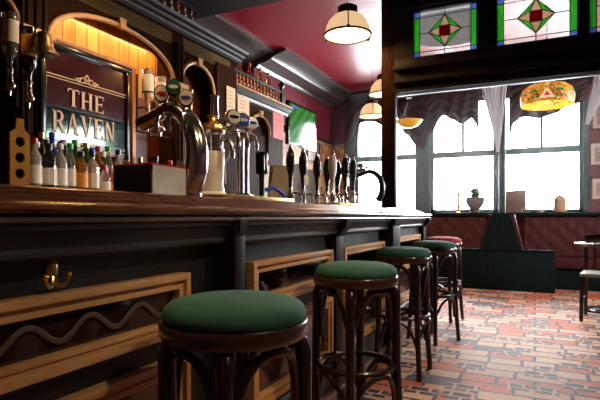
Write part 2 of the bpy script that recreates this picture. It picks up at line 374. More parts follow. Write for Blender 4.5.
# ================================================================ SETTING
struct(MB().box(-3.9, 3.2, -2.2, YF + 0.2, -0.12, 0).build('floor', 'carpet'))
struct(MB().box(-3.9, 3.2, -2.2, YF + 0.2, HC, HC + 0.12).build('ceiling', 'red_ceiling'))
RY0, RY1, RZ0, RZ1 = 5.9, 7.3, 1.1, 2.9
w = MB(); w.box(3.0, 3.2, -2.2, RY0, 0, HC); w.box(3.0, 3.2, RY1, YF + .2, 0, HC); w.box(3.0, 3.2, RY0, RY1, 0, RZ0); w.box(3.0, 3.2, RY0, RY1, RZ1, HC)
struct(w.build('wall_right', 'far_wall_red'))
f = MB(); f.box(3.04, 3.12, RY0, RY0 + .06, RZ0, RZ1); f.box(3.04, 3.12, RY1 - .06, RY1, RZ0, RZ1); f.box(3.04, 3.12, RY0, RY1, RZ0, RZ0 + .06); f.box(3.04, 3.12, RY0, RY1, RZ1 - .06, RZ1)
o = struct(f.build('window_4', 'teal_wood')); MB().box(3.08, 3.084, RY0 + .06, RY1 - .06, RZ0 + .06, RZ1 - .06).build('pane', 'pane', o)  # unseen window added in the right wall to light the carpet
struct(MB().box(-3.9, 3.0, -2.2, -2.0, 0, HC).build('wall_near', 'far_wall_red'))
struct(MB().box(-3.9, -3.62, -2.0, 5.69, 0, HC).build('wall_left', 'red_wall'))
struct(MB().box(-3.62, -2.752, -2.0, 4.99, 0, 2.25).build('wall_behind_bar', 'red_wall'))
struct(MB().box(-3.9, -3.4, 5.69, YF, 0, HC).build('wall_recess', 'red_wall'))
w = MB(); xs = [-3.4] + [v for ab in WINS for v in ab] + [3.0]
for i in range(0, len(xs), 2): w.box(xs[i], xs[i + 1], YF, YF + 0.2, 0, HC)
for a, b in WINS: w.box(a, b, YF, YF + 0.2, 0, WZ0); w.box(a, b, YF, YF + 0.2, WZ1, HC)
struct(w.build('wall_far', 'far_wall_red'))
# wallpaper below the picture rail in the recess by the bar's end
ZR = 2.36
w = MB(); w.box(-3.4, -3.392, 5.70, YF - .01, 0.15, ZR); w.box(-3.39, -2.98, YF - 0.008, YF, 0.15, ZR)
struct(w.build('trim_1', 'wallpaper'))
w = MB(); w.box(-3.4, -3.36, 5.70, YF, ZR, ZR + 0.06); w.box(-3.4, -2.98, YF - 0.04, YF, ZR, ZR + 0.06)
struct(w.build('trim_2', 'dark_cornice'))
# red upper part of the window wall's left bay
struct(MB().box(-3.4, -2.98, YF - 0.006, YF, ZR + 0.06, HC).build('trim_3', 'red_wall'))
def cornice(xw, y0, y1, zt, prj, drop, name, m='cornice_paint'):
    P = [(0, 0), (prj, 0), (prj, -0.035), (prj * .86, -0.05), (prj * .80, -0.10 * drop / .35), (prj * .62, -0.15 * drop / .35), (prj * .55, -0.20 * drop / .35),
         (prj * .50, -0.21 * drop / .35), (prj * .36, -0.25 * drop / .35), (prj * .15, -0.28 * drop / .35), (prj * .12, -drop * .9), (prj * .06, -drop), (0, -drop)]
    return struct(MB().prism([(xw + a, zt + b) for a, b in P], 'y', y0, y1).build(name, m, ang=25))
cornice(-3.4, 5.69, YF, HC, 0.48, 0.20, 'trim_4')
cornice(-3.62, 3.45, 5.69, HC, 0.52, 0.17, 'trim_5')
struct(MB().prism([(YF, HC), (YF - .3, HC), (YF - .3, HC - .06), (YF - .18, HC - .10), (YF - .06, HC - .2), (YF, HC - .22)], 'x', -2.98, 3.0).build('trim_6', 'dark_cornice'))
# dropped soffit over the near end of the bar, with its beam
struct(MB().box(-3.62, 3.0, -2.0, 3.45, 2.74, HC).build('trim_7', 'dark_soffit'))
struct(MB().box(-3.4, 3.0, YF - .03, YF, 0, 0.14).build('baseboard_far', 'settle_wood'))

# windows
for i, (a, b) in enumerate(WINS):
    f = MB(); t = 0.055
    f.box(a, a + t, YF + .02, YF + .12, WZ0, WZ1); f.box(b - t, b, YF + .02, YF + .12, WZ0, WZ1)
    f.box(a, b, YF + .02, YF + .12, WZ0, WZ0 + t); f.box(a, b, YF + .02, YF + .12, WZ1 - t, WZ1)
    f.box(a, b, YF, YF + .12, WZT - .05, WZT + .05)
    c = (a + b) / 2; f.box(c - .022, c + .022, YF + .03, YF + .11, WZT, WZ1)
    o = struct(f.build('window_%d' % (i + 1), 'teal_wood'))
    MB().box(a + t, b - t, YF + .07, YF + .074, WZ0 + t, WZ1 - t).build('pane', 'pane', o)
# casing between windows and sill shelf
f = MB()
for x0, x1 in ((-3.02, -2.95), (-1.81, -1.60), (-0.565, -0.455), (0.66, 0.72)): f.box(x0, x1, YF - .05, YF, WZ0, WZ1 + .1, .008)
struct(f.build('trim_8', 'teal_wood'))
struct(MB().box(-3.0, 3.0, YF - .17, YF + .02, WZ0 - .045, WZ0, .006).build('trim_9', 'settle_wood'))

# ================================================================ SCREEN: post, beam, leaded lights
YS = 4.0
zs = lambda py, px: zat(py, xat(px, YS), YS)
PX0, PX1 = xat(382.5, YS), xat(396, YS)
zl, zg = 2.035, 2.31
f = MB(); f.box(PX0, PX1, YS - .04, YS + .04, 1.103, HC, .006)
struct(f.build('trim_10', 'dark_wood'))
f = MB()
f.box(PX1, 3.0, YS - .05, YS + .05, zl, zg, .004)
f.box(PX1, 3.0, YS - .085, YS + .085, zl + .07, zl + .10, .008)
f.box(PX1, 3.0, YS - .10, YS + .10, zg - .10, zg - .06, .01)
f.box(PX1, 3.0, YS - .075, YS + .075, zl, zl + .022, .004)
GZ1 = 2.675
f.box(PX1, 3.0, YS - .05, YS + .05, GZ1, HC, .004)
f.box(PX1, 3.0, YS - .085, YS + .085, GZ1 + .02, GZ1 + .06, .01)
gx = [(-0.880, -0.400), (-0.255, 0.272), (0.345, 0.86), (0.98, 1.5)]
prev = PX1
for a, b in gx + [(3.0, 3.0)]:
    f.box(prev, a, YS - .05, YS + .05, zg, GZ1); prev = b
struct(f.build('trim_11', 'black_wood_up'))
def leaded(x0, x1, idx):
    t = thing('leaded_light', ['stained glass panel beside the post, a dark lamp shade showing through it', 'stained glass panel with a star around a dark red square', 'stained glass panel cut by the right edge of the photo', 'stained glass panel beyond the right edge'][idx], 'stained glass')
    z0, z1 = zg, GZ1; w = x1 - x0; e = 0.045; m = 0.012; ys = (YS - .004, YS + .004)
    cx, cz = (x0 + x1) / 2, (z0 + z1) / 2 + .01
    MB().box(x0, x1, *ys, z0, z1).build('clear_glass', 'glass_white', t)
    y2 = (YS - .007, YS - .0045)
    for a in (x0, x1 - e): MB().box(a, a + e, *y2, z0 + e, z1 - e).build('green_border', 'glass_leaded_green', t, 'green glass side strip')
    for a in (x0, x1 - e):
        for b in (z0, z1 - e): MB().box(a, a + e, *y2, b, b + e).build('corner_square', 'glass_leaded_blue', t, 'blue glass corner square')
    dx, dz, s_ = 0.125, 0.125, 0.04
    sq = [(cx - s_, cz - s_), (cx + s_, cz - s_), (cx + s_, cz + s_), (cx - s_, cz + s_)]
    tips = {'L': (cx - dx, cz), 'R': (cx + dx, cz), 'T': (cx, cz + dz), 'B': (cx, cz - dz)}
    MB().prism(sq, 'y', *y2).build('centre_square', 'glass_leaded_red', t, 'dark red centre square')
    q = MB()
    q.prism([sq[0], sq[3], tips['L']], 'y', *y2); q.prism([sq[1], tips['R'], sq[2]], 'y', *y2); q.prism([sq[3], sq[2], tips['T']], 'y', *y2); q.prism([sq[0], tips['B'], sq[1]], 'y', *y2)
    q.build('star_point', 'glass_leaded_peach', t, 'peach glass star points')
    q = MB()
    for a, b, c_ in (('L', 'T', 3), ('T', 'R', 2), ('R', 'B', 1), ('B', 'L', 0)): q.prism([tips[a], tips[b], sq[c_]], 'y', *y2)
    q.build('star_corner', 'glass_leaded_green', t, 'green glass between the star points')
    L_ = MB(); r = .0035; yy = YS - .008
    segs = [((x0 + e, z0), (x0 + e, z1)), ((x1 - e, z0), (x1 - e, z1)), ((x0, z0 + e), (x1, z0 + e)), ((x0, z1 - e), (x1, z1 - e)), ((x0 + e, cz), tips['L']), (tips['R'], (x1 - e, cz)), (tips['T'], (cx, z1)), (tips['B'], (cx, z0))]
    for a, b in (('L', 'T'), ('T', 'R'), ('R', 'B'), ('B', 'L')): segs.append((tips[a], tips[b]))
    for i in range(4): segs.append((sq[i], sq[(i + 1) % 4]))
    for k, i in (('L', 0), ('L', 3), ('R', 1), ('R', 2), ('T', 2), ('T', 3), ('B', 0), ('B', 1)): segs.append((tips[k], sq[i]))
    for a, b in segs: L_.tube([(a[0], yy, a[1]), (b[0], yy, b[1])], r, 6)
    L_.build('lead_strip', 'lead', t)
for i, (a, b) in enumerate(gx[:3]): leaded(a, b, i)

# ================================================================ BAR COUNTER
def counter(y0, y1, dx, label):
    P = [(-1.51, 1.103), (-1.055, 1.103), (-1.043, 1.098), (-1.040, 1.091), (-1.018, 1.088), (-1.014, 1.079), (-.99, 1.076), (-.986, 1.067), (-.945, 1.064), (-.922, 1.061), (-.909, 1.054), (-.904, 1.046), (-.909, 1.037), (-.922, 1.031), (-.95, 1.030), (-1.51, 1.030)]
    o = MB().prism([(x + dx, z) for x, z in P], 'y', y0, y1).build('counter_top', 'counter_wood', ang=25)
    tag(o, label, 'bar counter', 'counter tops'); return o
counter(-1.2, 3.70, 0, 'long polished brown counter top with a rounded nosing, running past the beer taps')
counter(3.84, 5.29, -.075, 'short far counter top beyond the gap, under the tall post')
FX = -0.98
def bar_front(y0, y1, pans, pils, dx, label, name='panelled_bar'):
    t = thing(name, label, 'bar front'); X = FX + dx
    MB().box(X - .06, X - .02, y0, y1, 0, 1.03).build('backing_board', 'black_wood', t)
    P = [(X - .02, 1.03), (X + .066, 1.03), (X + .068, 1.018), (X + .058, 1.013), (X + .056, 1.002), (X + .048, .997), (X + .036, .98), (X + .030, .962), (X + .036, .953), (X + .036, .945), (X + .022, .937), (X, .932), (X - .02, .932)]
    MB().prism(P, 'y', y0, y1).build('cove_moulding', 'black_wood', t, ang=20)
    MB().prism([(X - .02, 0), (X + .012, 0), (X + .012, .24), (X, .255), (X - .02, .255)], 'y', y0, y1).build('skirting', 'black_wood', t)
    MB().tube([(X + .066, y0, 1.022), (X + .066, y1, 1.022)], .0045, 8).build('bead', 'step_wood', t)  # paler bead standing in for a reflected line of light
    for a, b, pr in pils:
        f = MB(); f.box(X - .02, X + pr, a, b, 0, 1.0295, .004); f.box(X - .02, X + pr + .008, a - .008, b + .008, 0, .18, .004); 
        p = f.build('pilaster', 'black_wood_up', t)
        br = MB(); pts = [(X + .02, .925), (X + .045, .93), (X + .055, .95), (X + .068, .962), (X + .084, .985), (X + .088, 1.02), (X + .02, 1.02)]
        br.prism(pts, 'y', a + .01, b - .01).build('bracket', 'black_wood', p)
    for a, b in pans:
        for z0, z1 in ((.675, .8585), (.28, .608)):
            w_ = .050 if z1 < .7 else .046
            fr = MB()
            for (o0, o1, pr) in ((0, .020, .020), (.020, .032, .008), (.032, w_, .013)):
                fr.box(X - .02, X + pr, a + o0, a + o1, z0 + o0, z1 - o0, .002); fr.box(X - .02, X + pr, b - o1, b - o0, z0 + o0, z1 - o0, .002)
                fr.box(X - .02, X + pr, a + o1, b - o1, z0 + o0, z0 + o1, .002); fr.box(X - .02, X + pr, a + o1, b - o1, z1 - o1, z1 - o0, .002)
            q = fr.build('panel_frame', 'gold_wood', t)
            MB().box(X - .02, X - .012, a + w_, b - w_, z0 + w_, z1 - w_).build('panel', 'dark_mirror' if (z1 > .7 and a > 1.5) else 'panel_dark', q)
    return t
pans = [(-.60, .22), (.41, 1.23), (1.61, 2.425), (2.62, 3.10)]
bf = bar_front(-1.2, 3.68, [(-.50, .30), (.41, 1.23), (1.61, 2.425), (2.61, 3.42)], [(1.40, 1.465, .070), (2.44, 2.545, .030), (3.45, 3.66, .070)], 0, 'black panelled bar front with gold moulded frames, behind the stools')
bf2 = bar_front(3.86, 5.27, [(4.0, 5.02)], [(5.12, 5.24, .028)], -.08, 'short far section of black bar front with a gold framed panel, past the gap')
# scroll ribbon in the nearest upper panel
pts = []
for i in range(90):
    y = .46 + .74 * i / 89; ph = (y - .46) / .74 * 2 * PI * 4.4
    pts.append((FX - .006, y, .767 + .023 * math.sin(ph - 1.2)))
MB().tube(pts, .0072, 8, side=(1, 0, 0), flat=.45).build('wave_ornament', 'wave_grey', bf, 'grey wavy ribbon running along the panel')
# step
def step(y0, y1, dx, par):
    t = MB(); t.box(FX + dx, FX + .022 + dx, y0, y1, 0, .10, .004); t.box(FX + dx, FX + .030 + dx, y0, y1, .10, .125, .004)
    t.build('foot_step', 'step_wood', par)
step(-1.2, 3.68, .014, bf)
step(3.86, 5.27, -.066, bf2)
# coat hook
hk = thing('coat_hook', 'brass double coat hook screwed to the black bar front', 'coat hook', (FX - .0199, .766, .893))
f = MB(); f.ball((.012, 0, .018), .017, .35, .85, 1.35); f.build('back_plate', 'brass', hk)
f = MB()
for s_ in (-1, 1):
    f.tube([(.012, 0, .000), (.018, s_ * .006, -.016), (.024, s_ * .016, -.020), (.027, s_ * .026, -.012), (.027, s_ * .029, .000)], [.006, .006, .0055, .005, .005], 8)
    f.ball((.027, s_ * .030, .004), .0075)
f.build('hook', 'brass', hk)

# ================================================================ STOOLS
def stool(seat_m, cloth_label):
    t = thing('bar_stool', 'x', 'bar stool', group='bentwood stools along the bar')
    zt = .775
    MB().lathe([(.155, zt - .042), (.180, zt - .04), (.187, zt - .030), (.187, zt - .006), (.183, zt), (.150, zt)], n=48).build('seat_ring', 'seat_ring_wood', t)
    MB().lathe([(.174, zt - .002), (.180, zt + .008), (.181, zt + .018), (.175, zt + .032), (.160, zt + .043), (.13, zt + .051), (.08, zt + .056), (.03, zt + .058), (.0, zt + .058)], n=48).build('seat_cushion', seat_m, t)
    legs = []
    for k in range(4):
        a = k * PI / 2; c, s_ = math.cos(a), math.sin(a)
        prof = [(.120, zt - .050), (.148, zt - .052), (.166, zt - .062), (.174, zt - .085), (.175, .60), (.178, .40), (.188, .20), (.205, 0)]
        r = [.018, .020, .022, .022, .020, .0185, .0175, .0165]
        MB().tube([(p * c, p * s_, z) for p, z in prof], r, 12).build('leg', 'stool_wood', t)
    # arched braces between neighbouring legs
    for k in range(4):
        a0 = k * PI / 2
        P = []
        for i in range(17):
            u = i / 16; a = a0 + u * PI / 2; q = abs(u - .5) * 2
            z = .50 + .215 * (1 - q ** 3.2); P.append((.155 * math.cos(a), .155 * math.sin(a), z))
        MB().tube(P, .0115, 8).build('arched_brace', 'stool_wood', t)
    MB().tube([(.166 * math.cos(2 * PI * i / 40), .166 * math.sin(2 * PI * i / 40), .385) for i in range(40)], .0125, 10, closed=True).build('foot_ring', 'stool_wood', t)
    for k in range(4):
        a0 = k * PI / 2; P = []
        for i in range(15):
            u = i / 14; a = a0 + u * PI / 2; q = abs(u - .5) * 2
            P.append((.170 * math.cos(a), .170 * math.sin(a), .20 + .165 * (1 - q ** 2.6)))
        MB().tube(P, .0105, 8).build('lower_brace', 'stool_wood', t)
    return t
st = stool('green_cloth', '')
st.location = (-.686, 1.055, 0); st.rotation_euler = (0, 0, R(25.5)); st['label'] = 'round green topped stool nearest the camera, its seat filling the foreground'
dup(st, (-.715, 2.07, 0), R(12), 'green bentwood stool, second from the front')
dup(st, (-.79, 3.25, 0), R(43), 'green bentwood stool, third from the front, before the end of the long counter')
dup(st, (-.77, 4.22, 0), R(15), 'green bentwood stool, fourth from the front, beside the red topped one')
rs = stool('red_cloth', ''); rs.location = (-.84, 5.12, 0); rs.rotation_euler = (0, 0, R(30)); rs['label'] = 'red topped bentwood stool, farthest along the bar'

# ================================================================ BACK BAR
BX = -2.45
bb = thing('back_bar', 'tall carved dark wood back bar with arches, cornice and orange boarding', 'back bar', (0, 0, 0))
bc = thing('back_counter', 'long back counter behind the bar carrying the spirit bottles', 'counter')
MB().box(-2.75, -2.10, -.6, 4.95, 0, 1.12).build('base_cupboard', 'dark_wood', bc)
MB().box(-2.75, -2.08, -.6, 4.97, 1.12, 1.16, .006).build('worktop', 'counter_wood', bc)
MB().box(-2.75, -2.61, 1.9, 2.95, 1.90, 2.345).build('pine_boarding', 'pine_boards', bb, 'orange lit pine boards inside the wide arch')
f = MB(); f.box(-2.75, -2.60, -.6, 1.73, 1.16, 2.345); f.box(-2.75, -2.60, 1.73, 3.0, 1.16, 1.90); f.box(-2.75, -2.60, 3.00, 3.60, 1.16, 2.46); f.build('recess_board', 'red_wood', bb)
MB().box(-2.75, -2.60, 3.75, 4.95, 1.16, 2.2).build('side_board', 'dark_wood', bb)
ZSP = 2.02
def arch(y0, y1, zsp, zpk, ztop, x0=BX - .05, x1=BX, n=26, m='dark_wood', mould=True, key=True, par=None):
    par = par or bb
    f = MB(); cy = (y0 + y1) / 2; hw = (y1 - y0) / 2
    cur = [(cy - hw * math.cos(PI * i / n), zsp + (zpk - zsp) * max(0.0, math.sin(PI * i / n)) ** .9) for i in range(n + 1)]
    for i in range(n): f.prism([cur[i], cur[i + 1], (cur[i + 1][0], ztop), (cur[i][0], ztop)], 'x', x0, x1)
    o = f.build('arch_board', m, par)
    if mould:
        MB().tube([(x1 + .005, a, b) for a, b in cur], .015, 10, side=(1, 0, 0), flat=1.0).build('arch_moulding', 'gold_wood', par)
        MB().tube([(x1 + .002, cy + (a - cy) * 1.0, b + .032) for a, b in cur[3:-3]], .007, 8).build('arch_bead', 'dark_wood', par)
    if key:
        MB().prism([(cy - .022, zpk - .02), (cy + .022, zpk - .02), (cy + .030, zpk + .045), (cy - .030, zpk + .045)], 'x', x1, x1 + .03).build('keystone', 'gold_wood', par)
ZF = 2.345
arch(.55, 1.70, ZSP, 2.28, ZF)
arch(1.87, 2.93, ZSP, 2.28, ZF)
arch(3.01, 3.44, ZSP + .03, 2.26, ZF)
def pil(y0, y1, z0=1.16, x1=BX + .03):
    f = MB(); f.box(-2.62, x1, y0, y1, z0, ZF)
    n = 3 if y1 - y0 > .1 else 2
    for i in range(n):
        c = y0 + (y1 - y0) * (i + .5) / n; f.tube([(x1 + .004, c, z0 + .3), (x1 + .004, c, ZF - .02)], .008, 8)
    o = f.build('fluted_pilaster', 'dark_wood', bb)
    g = MB(); g.box(BX - .02, x1 + .035, y0 - .02, y1 + .02, ZSP - .02, ZSP + .015, .004); g.box(BX - .02, x1 + .02, y0 - .01, y1 + .01, ZSP - .05, ZSP - .02, .004); g.build('capital', 'gold_wood', o)
pil(1.70, 1.85); pil(2.93, 3.01)
MB().box(-2.62, BX + .03, 3.45, 3.75, 1.16, ZF).build('end_pier', 'dark_wood', bb)
f = MB(); f.box(-2.95, BX + .0, -.6, 3.75, ZF, 2.505); f.build('frieze', 'dark_wood', bb)
for a, b in ((.6, 1.72), (1.93, 2.90), (3.03, 3.68)): MB().box(BX, BX + .008, a, b, ZF - .03, 2.412).build('frieze_panel', 'frieze_olive', bb)
P = [(BX + .001, 2.42), (BX + .03, 2.42), (BX + .05, 2.435), (BX + .055, 2.45), (BX + .08, 2.46), (BX + .09, 2.475), (BX + .12, 2.485), (BX + .13, 2.505), (BX + .001, 2.505)]
MB().prism(P, 'y', -.6, 3.80).build('cornice', 'black_wood', bb, ang=20)
balp = [(.008, 0), (.012, .005), (.012, .012), (.007, .018), (.014, .034), (.016, .045), (.010, .060), (.006, .068), (.010, .072), (.006, .078), (.012, .095), (.009, .112), (.007, .118), (.012, .122), (.012, .128)]
def balusters(y0, y1, n, X, z, h, last, parent):
    for i in range(n):
        y = y0 + (y1 - y0) * i / (n - 1)
        MB().lathe([(r * 1.15, zz * h / .128) for r, zz in balp], c=(0, 0, 0), n=10).build('baluster', 'orange_wood', parent, loc=(X, y, z))
balusters(1.0, 3.02, 27, BX + .09, 2.505, .10, 0, bb)
f = MB(); f.box(BX + .075, BX + .105, .9, 3.1, 2.605, 2.63); f.build('gallery_rail', 'black_wood', bb)
# gallery shelf section
gs = thing('gallery_shelf', 'dark shelf with a turned balustrade, beside the tall back bar', 'shelf')
P = [(-2.75, 2.25), (-2.47, 2.25), (-2.47, 2.235), (-2.485, 2.22), (-2.50, 2.20), (-2.52, 2.195), (-2.53, 2.17), (-2.56, 2.15), (-2.75, 2.15)]
MB().prism(P, 'y', 3.75, 4.98).build('shelf_moulding', 'cornice_paint', gs, 'pale moulded underside of the shelf', ang=20)
MB().box(-3.6, -2.465, 3.75, 4.99, 2.252, 2.265, .003).build('shelf_board', 'gold_wood', gs)
balusters(3.80, 4.70, 15, -2.50, 2.265, .112, 0, gs)
MB().box(-2.52, -2.48, 3.75, 4.78, 2.377, 2.40, .004).build('handrail', 'black_wood', gs)
MB().box(-2.525, -2.475, 4.74, 4.80, 2.265, 2.42, .004).build('newel_post', 'black_wood', gs)
MB().lathe([(.014, 0), (.02, .008), (.014, .016), (.032, .035), (.036, .052), (.03, .070), (.012, .085), (.006, .095)], n=16).build('finial', 'black_gloss', gs, loc=(-2.50, 4.77, 2.42))
arch(4.22, 4.62, 1.90, 2.08, 2.15, -2.60, -2.57, par=gs)
MB().box(-2.60, -2.575, 3.75, 4.22, 1.16, 2.15).build('back_panel', 'dark_wood', gs)
MB().box(-2.60, -2.575, 4.62, 4.95, 1.16, 2.15).build('back_panel', 'dark_wood', gs)

# sign
sg = thing('pub_sign', 'framed burgundy and mirror sign reading THE RAVEN in cream capitals', 'sign', (-2.41, -.025, -.018))
SX = 0.0
MB().box(-.05, 0, 1.83, 2.44, 1.40, 2.0).build('sign_board', 'sign_burgundy', sg)
MB().box(0, .004, 1.845, 2.43, 1.485, 1.658).build('mirror_strip', 'sign_mirror', sg, 'dark green mirrored lower band')
MB().box(-.03, .02, 1.81, 2.475, 2.022, 2.045, .004).build('top_rail', 'orange_wood', sg, 'orange brown wooden rail over the sign')
f = MB(); f.box(-.02, .02, 1.81, 2.47, 1.985, 2.02, .004); f.box(-.02, .02, 1.81, 1.845, 1.38, 2.0, .004); f.box(-.02, .02, 2.43, 2.45, 1.38, 2.0, .004); f.box(-.02, .02, 1.81, 2.47, 1.36, 1.40, .004)
f.box(0, .008, 1.845, 2.43, 1.470, 1.487); f.box(0, .0039, 1.845, 2.43, 1.66, 1.672)
f.build('sign_frame', 'sign_black', sg)
MB().box(-.03, .02, 2.475, 2.505, 1.16, 2.04, .005).build('side_post', 'orange_wood', sg, 'orange brown wooden post at the sign side')
for x_, za_, zb_ in ((.001, 1.838, 1.843), (.001, 1.822, 1.826), (.006, 1.448, 1.452), (.006, 1.432, 1.436)): MB().box(x_, x_ + .004, 1.845, 2.43, za_, zb_).build('pinstripe', 'sign_cream', sg)
def letters(txt, y0, y1, z0, z1, mb, x0=.004, x1=.010):
    H = z1 - z0; wd = {'T': .9, 'H': 1.0, 'E': .82, 'R': .95, 'A': 1.0, 'V': 1.0, 'N': 1.0}
    tot = sum(wd[c] for c in txt) + .12 * (len(txt) - 1); k = (y1 - y0) / tot; y = y0
    def bx(a, b, c, d): mb.prism([(a, c), (b, c), (b, d), (a, d)], 'x', x0, x1)
    def q(p): mb.prism([(Y, z0 + Z * H) for Y, Z in p], 'x', x0, x1)
    for ch in txt:
        w = wd[ch] * k; st = .20 * k; th = .07 * H; sf = .09 * k
        def stem(c, s=st): bx(c - s / 2, c + s / 2, z0, z1); bx(c - s / 2 - sf, c + s / 2 + sf, z0, z0 + th * .7); bx(c - s / 2 - sf, c + s / 2 + sf, z1 - th * .7, z1)
        if ch == 'T':
            bx(y + w / 2 - st / 2, y + w / 2 + st / 2, z0, z1); bx(y + w / 2 - st, y + w / 2 + st, z0, z0 + th * .7); bx(y, y + w, z1 - th, z1); bx(y, y + sf * .6, z1 - th * 3.2, z1); bx(y + w - sf * .6, y + w, z1 - th * 3.2, z1)
        elif ch == 'H': stem(y + st); stem(y + w - st); bx(y + st, y + w - st, z0 + H * .47, z0 + H * .53)
        elif ch == 'E':
            stem(y + st); bx(y + st, y + w, z1 - th, z1); bx(y + st, y + w, z0, z0 + th); bx(y + st, y + w * .8, z0 + H * .47, z0 + H * .54)
            bx(y + w - sf * .6, y + w, z0, z0 + th * 3.2); bx(y + w - sf * .6, y + w, z1 - th * 3, z1); bx(y + w * .75, y + w * .82, z0 + H * .40, z0 + H * .61)
        elif ch == 'R':
            stem(y + st); n = 12; cz = .75; ro, ri = (.25, .19); cy = y + w * .5
            for i in range(n):
                a, b = -PI / 2 + PI * i / n, -PI / 2 + PI * (i + 1) / n; rw = w * .38
                q([(cy + rw * math.cos(a), cz + ro * math.sin(a)), (cy + rw * math.cos(b), cz + ro * math.sin(b)), (cy + (rw - st * .9) * math.cos(b), cz + ri * math.sin(b)), (cy + (rw - st * .9) * math.cos(a), cz + ri * math.sin(a))])
            bx(y + st, cy, z1 - .06 * H, z1); bx(y + st, cy, z0 + .5 * H, z0 + .56 * H)
            q([(cy - st * .2, .52), (cy + st * .9, .52), (y + w * 1.08, 0), (y + w * .82, 0)])
        elif ch == 'A':
            q([(y + w * .08, 0), (y + w * .16, 0), (y + w * .53, 1), (y + w * .46, 1)]); q([(y + w * .72, 0), (y + w * .97, 0), (y + w * .58, 1), (y + w * .43, 1)])
            bx(y + w * .25, y + w * .78, z0 + .3 * H, z0 + .36 * H); bx(y, y + w * .28, z0, z0 + th * .7); bx(y + w * .66, y + w * 1.04, z0, z0 + th * .7)
        elif ch == 'V':
            q([(y + w * .05, 1), (y + w * .30, 1), (y + w * .57, 0), (y + w * .46, 0)]); q([(y + w * .82, 1), (y + w * .90, 1), (y + w * .57, 0), (y + w * .50, 0)])
            bx(y - w * .04, y + w * .36, z1 - th * .7, z1); bx(y + w * .70, y + w * 1.0, z1 - th * .7, z1)
        elif ch == 'N':
            stem(y + st * .9, st * .5); stem(y + w - st * .9, st * .5); q([(y + st * .3, 1), (y + st * 1.5, 1), (y + w - st * .6, 0), (y + w - st * 1.5, 0)])
        y += w + .12 * k
f = MB(); letters('THE', 1.985, 2.245, 1.682, 1.785, f); f.build('lettering', 'sign_cream', sg, 'cream serif capitals THE')
f = MB(); letters('RAVEN', 1.885, 2.335, 1.520, 1.645, f); f.build('lettering', 'sign_cream', sg, 'cream serif capitals RAVEN')
def scroll(zc, yc, flip, mb):
    for s_ in (-1, 1):
        for (dy, dz, rr, ln) in ((.03, 0, .016, 1), (.06, -.006 * flip, .012, 1)):
            P = [(.008, yc + s_ * (dy + rr * math.cos(a) * .9), zc + flip * (dz + rr * math.sin(a))) for a in [i * PI / 8 for i in range(0, 14)]]
            mb.tube(P, .004, 6)
        mb.tube([(.008, yc, zc - .01 * flip), (.008, yc + s_ * .04, zc - .016 * flip), (.008, yc + s_ * .085, zc + .0 * flip)], .004, 6)
        mb.tube([(.008, yc, zc), (.008, yc + s_ * .014, zc + .02 * flip), (.008, yc, zc + .038 * flip)], .0045, 6)
f = MB(); scroll(1.852, 2.12, 1, f); f.build('scroll_ornament', 'sign_cream', sg)
f = MB(); scroll(1.470, 2.14, -1, f); f.build('scroll_ornament', 'sign_cream', sg)

# bell
bl = thing('bell', 'tarnished brass bell hanging from a bracket by the sign', 'bell', (-2.28, 1.715, 1.865))
bl.scale = (.82, .82, .82)
MB().lathe([(.088, 0), (.086, .008), (.070, .025), (.058, .055), (.052, .095), (.046, .120), (.030, .138), (.012, .146), (.004, .148)], n=28).build('bell_body', 'old_brass', bl)
MB().lathe([(.006, -.02), (.014, -.01), (.012, .0), (.004, .01)], n=12).build('clapper', 'old_brass', bl)
f = MB(); f.tube([(-.14, .03, .19), (-.10, .03, .20), (-.03, .01, .195), (0, 0, .18), (0, 0, .145)], .008, 8); f.tube([(0.012 * math.cos(a), 0, .165 + .016 * math.sin(a)) for a in [2 * PI * i / 16 for i in range(16)]], .004, 6, closed=True); f.build('bracket', 'bronze_dark', bl)

# ---------------------------------------------------------------- bottles
def bottle(kind, h, glass, cap, label_m=None, name='bottle'):
    t = thing(name, 'x', 'bottle', group='spirit bottles behind the bar'); r = {'round': .036, 'square': .038, 'slim': .029, 'squat': .037}[kind]
    nk = .0135; sh = h * (.62 if kind != 'squat' else .55)
    prof = [(r * .92, 0), (r, .006), (r, sh), (r * .85, sh + .02), (nk * 1.3, sh + .045), (nk, sh + .06), (nk, h - .03), (nk * 1.15, h - .028), (nk * 1.15, h - .02)]
    MB().lathe(prof, n=20 if kind != 'square' else 8).build('bottle_glass', glass, t)
    MB().lathe([(nk * 1.2, h - .035), (nk * 1.25, h - .03), (nk * 1.25, h - .002), (nk * 1.1, h)], n=14).build('cap', cap, t)
    if label_m:
        rr = r + .0012; z0, z1 = sh * .22, sh * .78
        MB().lathe([(rr - .001, z0), (rr, z0 + .001), (rr, z1 - .001), (rr - .001, z1)], n=20 if kind != 'square' else 8, cap=False).build('paper_label', label_m, t)
    return t
# (px, kind, height, glass, cap, label, description)
FR = [(34, 'round', .31, 'glass_frost', 'cap_red', 'label_white', 'clear bottle with a red cap next to the wooden paddle'),
      (49, 'square', .29, 'glass_dark', 'black_plastic', 'label_white', 'dark square bottle with a pale label and black cap below the sign frame corner'),
      (60, 'round', .30, 'glass_frost', 'cap_white', 'label_white', 'frosted bottle with a white label and white cap under the letter R'),
      (70, 'slim', .31, 'glass_clear', 'cap_green', 'label_white', 'slim clear bottle with a bright green cap'),
      (81, 'round', .27, 'glass_amber', 'black_plastic', 'label_orange', 'amber bottle with an orange label and black cap under the sign scroll'),
      (92, 'square', .28, 'glass_frost', 'black_plastic', 'label_white', 'broad frosted bottle with a black stopper right of the sign scroll'),
      (104, 'squat', .20, 'glass_clear', 'cap_red', 'label_white', 'squat clear bottle with a red cap near the row end'),
      (112, 'squat', .19, 'glass_amber', 'cap_white', 'label_orange', 'squat bottle with an orange label, near the right end of the row'),
      (121, 'squat', .17, 'glass_clear', 'steel', 'label_white', 'smallest clear bottle with a steel cap, last in the front row')]
